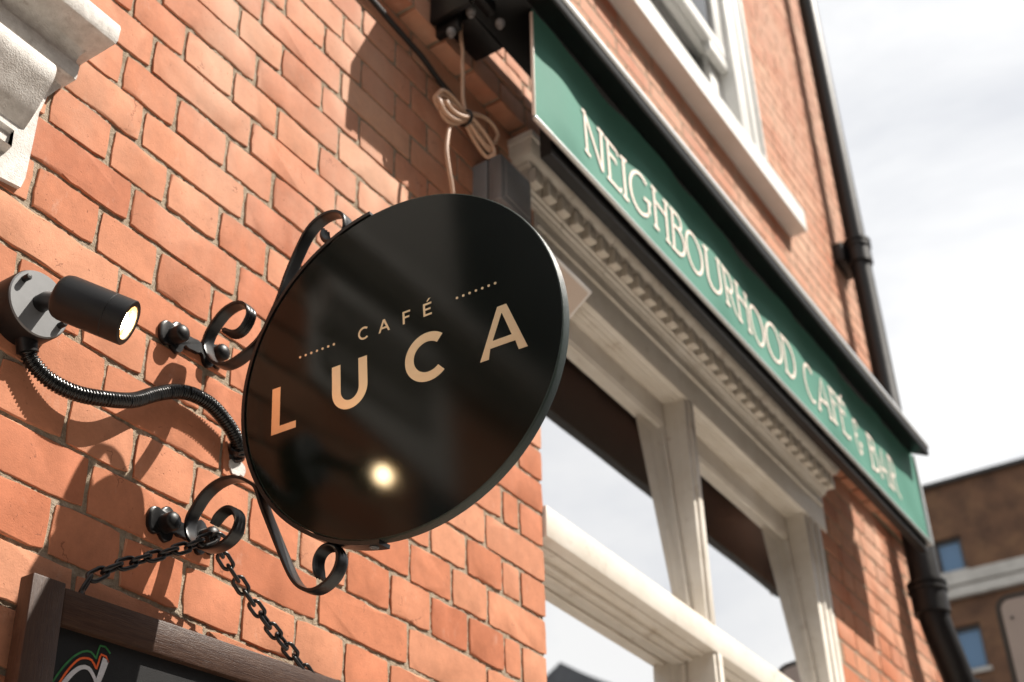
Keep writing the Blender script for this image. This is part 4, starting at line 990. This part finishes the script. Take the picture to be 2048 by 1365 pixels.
# ================================================================ BUILDING ACROSS THE JUNCTION
BX = 30.0; ks = BX/16.0
def bz(z): return 1.55+(z-1.55)*ks
def by(y): return -1.24346+(y+1.24346)*ks
far = thing('stock_brick_building', 'dark brown brick building with white stone bands beyond the drainpipe', 'building', (BX+4, 0, 0))
wy0, wy1, wy2, wy3 = by(2.255), by(2.52), by(2.245), by(2.62)
zs = [0, bz(7.14), bz(7.72), bz(8.435), bz(8.91), bz(9.66)]
wb = MB()
ylo, yhi = -1.5, 14
wins = [(by(2.245), by(2.60), bz(7.14), bz(7.715)), (by(2.255), by(2.60), bz(8.435), bz(8.91))]
ys_ = [ylo, by(2.245), by(2.60), yhi]; zsx = [0, bz(7.14), bz(7.715), bz(8.435), bz(8.91), bz(9.66)]
for i in range(len(ys_)-1):
    for j in range(len(zsx)-1):
        if i == 1 and j in (1, 3): continue
        wb.box(BX, BX+.4, ys_[i], ys_[i+1], zsx[j], zsx[j+1])
wb.box(BX+.41, BX+9, ylo+.01, yhi-.01, 0, bz(9.66)-.05)
wall_o = wb.build('wall', M['far_brick'], far)
MB().box(BX-.12, BX+.5, ylo, yhi, bz(9.66)+.002, bz(9.71)).build('parapet_coping', M['far_dark'], far)
MB().box(BX-.10, BX+.004, ylo, yhi, bz(8.235), bz(8.405), .02).build('stone_band', M['far_stone'], far)
MB().box(BX-.16, BX+.004, ylo, yhi, bz(8.06), bz(8.195), .02).build('stone_band', M['far_stone'], far)
for (a, b, c_, d) in wins:
    w = MB(); t = .07
    for q in ((a, b, d-t*1.6, d), (a, b, c_, c_+t), (a, a+t, c_+t, d-t*1.6), (b-t, b, c_+t, d-t*1.6)): w.box(BX+.10, BX+.2, *q)
    wo = w.build('window', M['far_dark'], far)
    MB().box(BX+.14, BX+.16, a+t, b-t, c_+t, d-t*1.6).build('pane', M['far_glass'], wo)
    MB().box(BX-.06, BX+.1, a-.06, b+.06, c_-.09, c_-.002).build('sill', M['far_stone'], wo)

# ================================================================ STREET SIGN
SX = 5.4
ss = thing('street_sign', 'grey street sign plate with rounded corners and a black border', 'street sign', (SX+.03, -.40, 0))
def rrect(y0, y1, z0, z1, r):
    return arc(y1-r, z1-r, r, r, 0, 90, 6)+arc(y0+r, z1-r, r, r, 90, 180, 6)+arc(y0+r, z0+r, r, r, 180, 270, 6)+arc(y1-r, z0+r, r, r, 270, 360, 6)
yl, zt_ = -.1405, 3.7215
MB().prism(rrect(yl-.55, yl, zt_-.80, zt_, .060), 'x', SX, SX+.004).build('plate', M['far_dark'], ss)
pf = MB().prism(rrect(yl-.526, yl-.024, zt_-.776, zt_-.024, .040), 'x', SX-.0025, SX-.0005).build('face', M['sign_back'], ss)
MB().prism([(yl-.242+.178*math.cos(2*math.pi*i/48), zt_-.345+.178*math.sin(2*math.pi*i/48)) for i in range(48)], 'x', SX-.004, SX-.003).build('disc', M['sign_disc'], pf)
MB().prism([(yl-.060+.008*math.cos(2*math.pi*i/16), zt_-.105+.008*math.sin(2*math.pi*i/16)) for i in range(16)], 'x', SX-.006, SX-.0027).build('rivet', M['sign_disc'], pf)
MB().tube([(SX+.034, yl-.275, 0), (SX+.034, yl-.275, zt_-.03)], .03, 20).build('post', M['pipe'], ss, smooth=True)
MB().box(SX+.0045, SX+.034, yl-.31, yl-.24, zt_-.2, zt_-.16).build('clip', M['pipe'], ss)

# ================================================================ HOUSES ACROSS THE STREET (low terrace and corner block seen in the glass)
def house(x0, x1, h, ridge, name, label, wall_m, fy=-15.3):
    t = thing(name, label, 'building', ((x0+x1)/2, fy, 0), 'houses across the street')
    m = MB(); m.box(x0, x1, fy-8.7, fy, 0, h); m.build('wall', M[wall_m], t)
    m = MB(); m.prism([(fy+.3, h), (fy-9, h), (fy-4.3, ridge)], 'x', x0+.02, x1-.02); rf = m.build('roof', M['slate'], t)
    x = x0+1.2
    while x < x1-1.6:
        z = 1.0
        while z < h-1.9:
            w = MB(); w.box(x, x+1.1, fy-.002, fy+.04, z, z+1.6, .02); wo = w.build('window', M['white_sill'], t)
            MB().box(x+.1, x+1.0, fy+.042, fy+.045, z+.1, z+1.5).build('pane', M['far_glass'], wo)
            z += 2.9
        x += 2.6
    return t
house(-34, 13.5, 13.2, 16.0, 'terrace_house', 'unseen tall brown brick terrace across the street, shaped to cut sky fill', 'far_brick', -11.6)  # out of view; made tall and close to cut sky fill on the wall
house(13.6, 31.5, 8.6, 10.6, 'terrace_house', 'brown brick terrace across the street mirrored in the lower panes', 'far_brick')
house(35.0, 52, 14.0, 16.8, 'corner_block', 'taller brown brick block mirrored beside the window casing', 'far_brick')
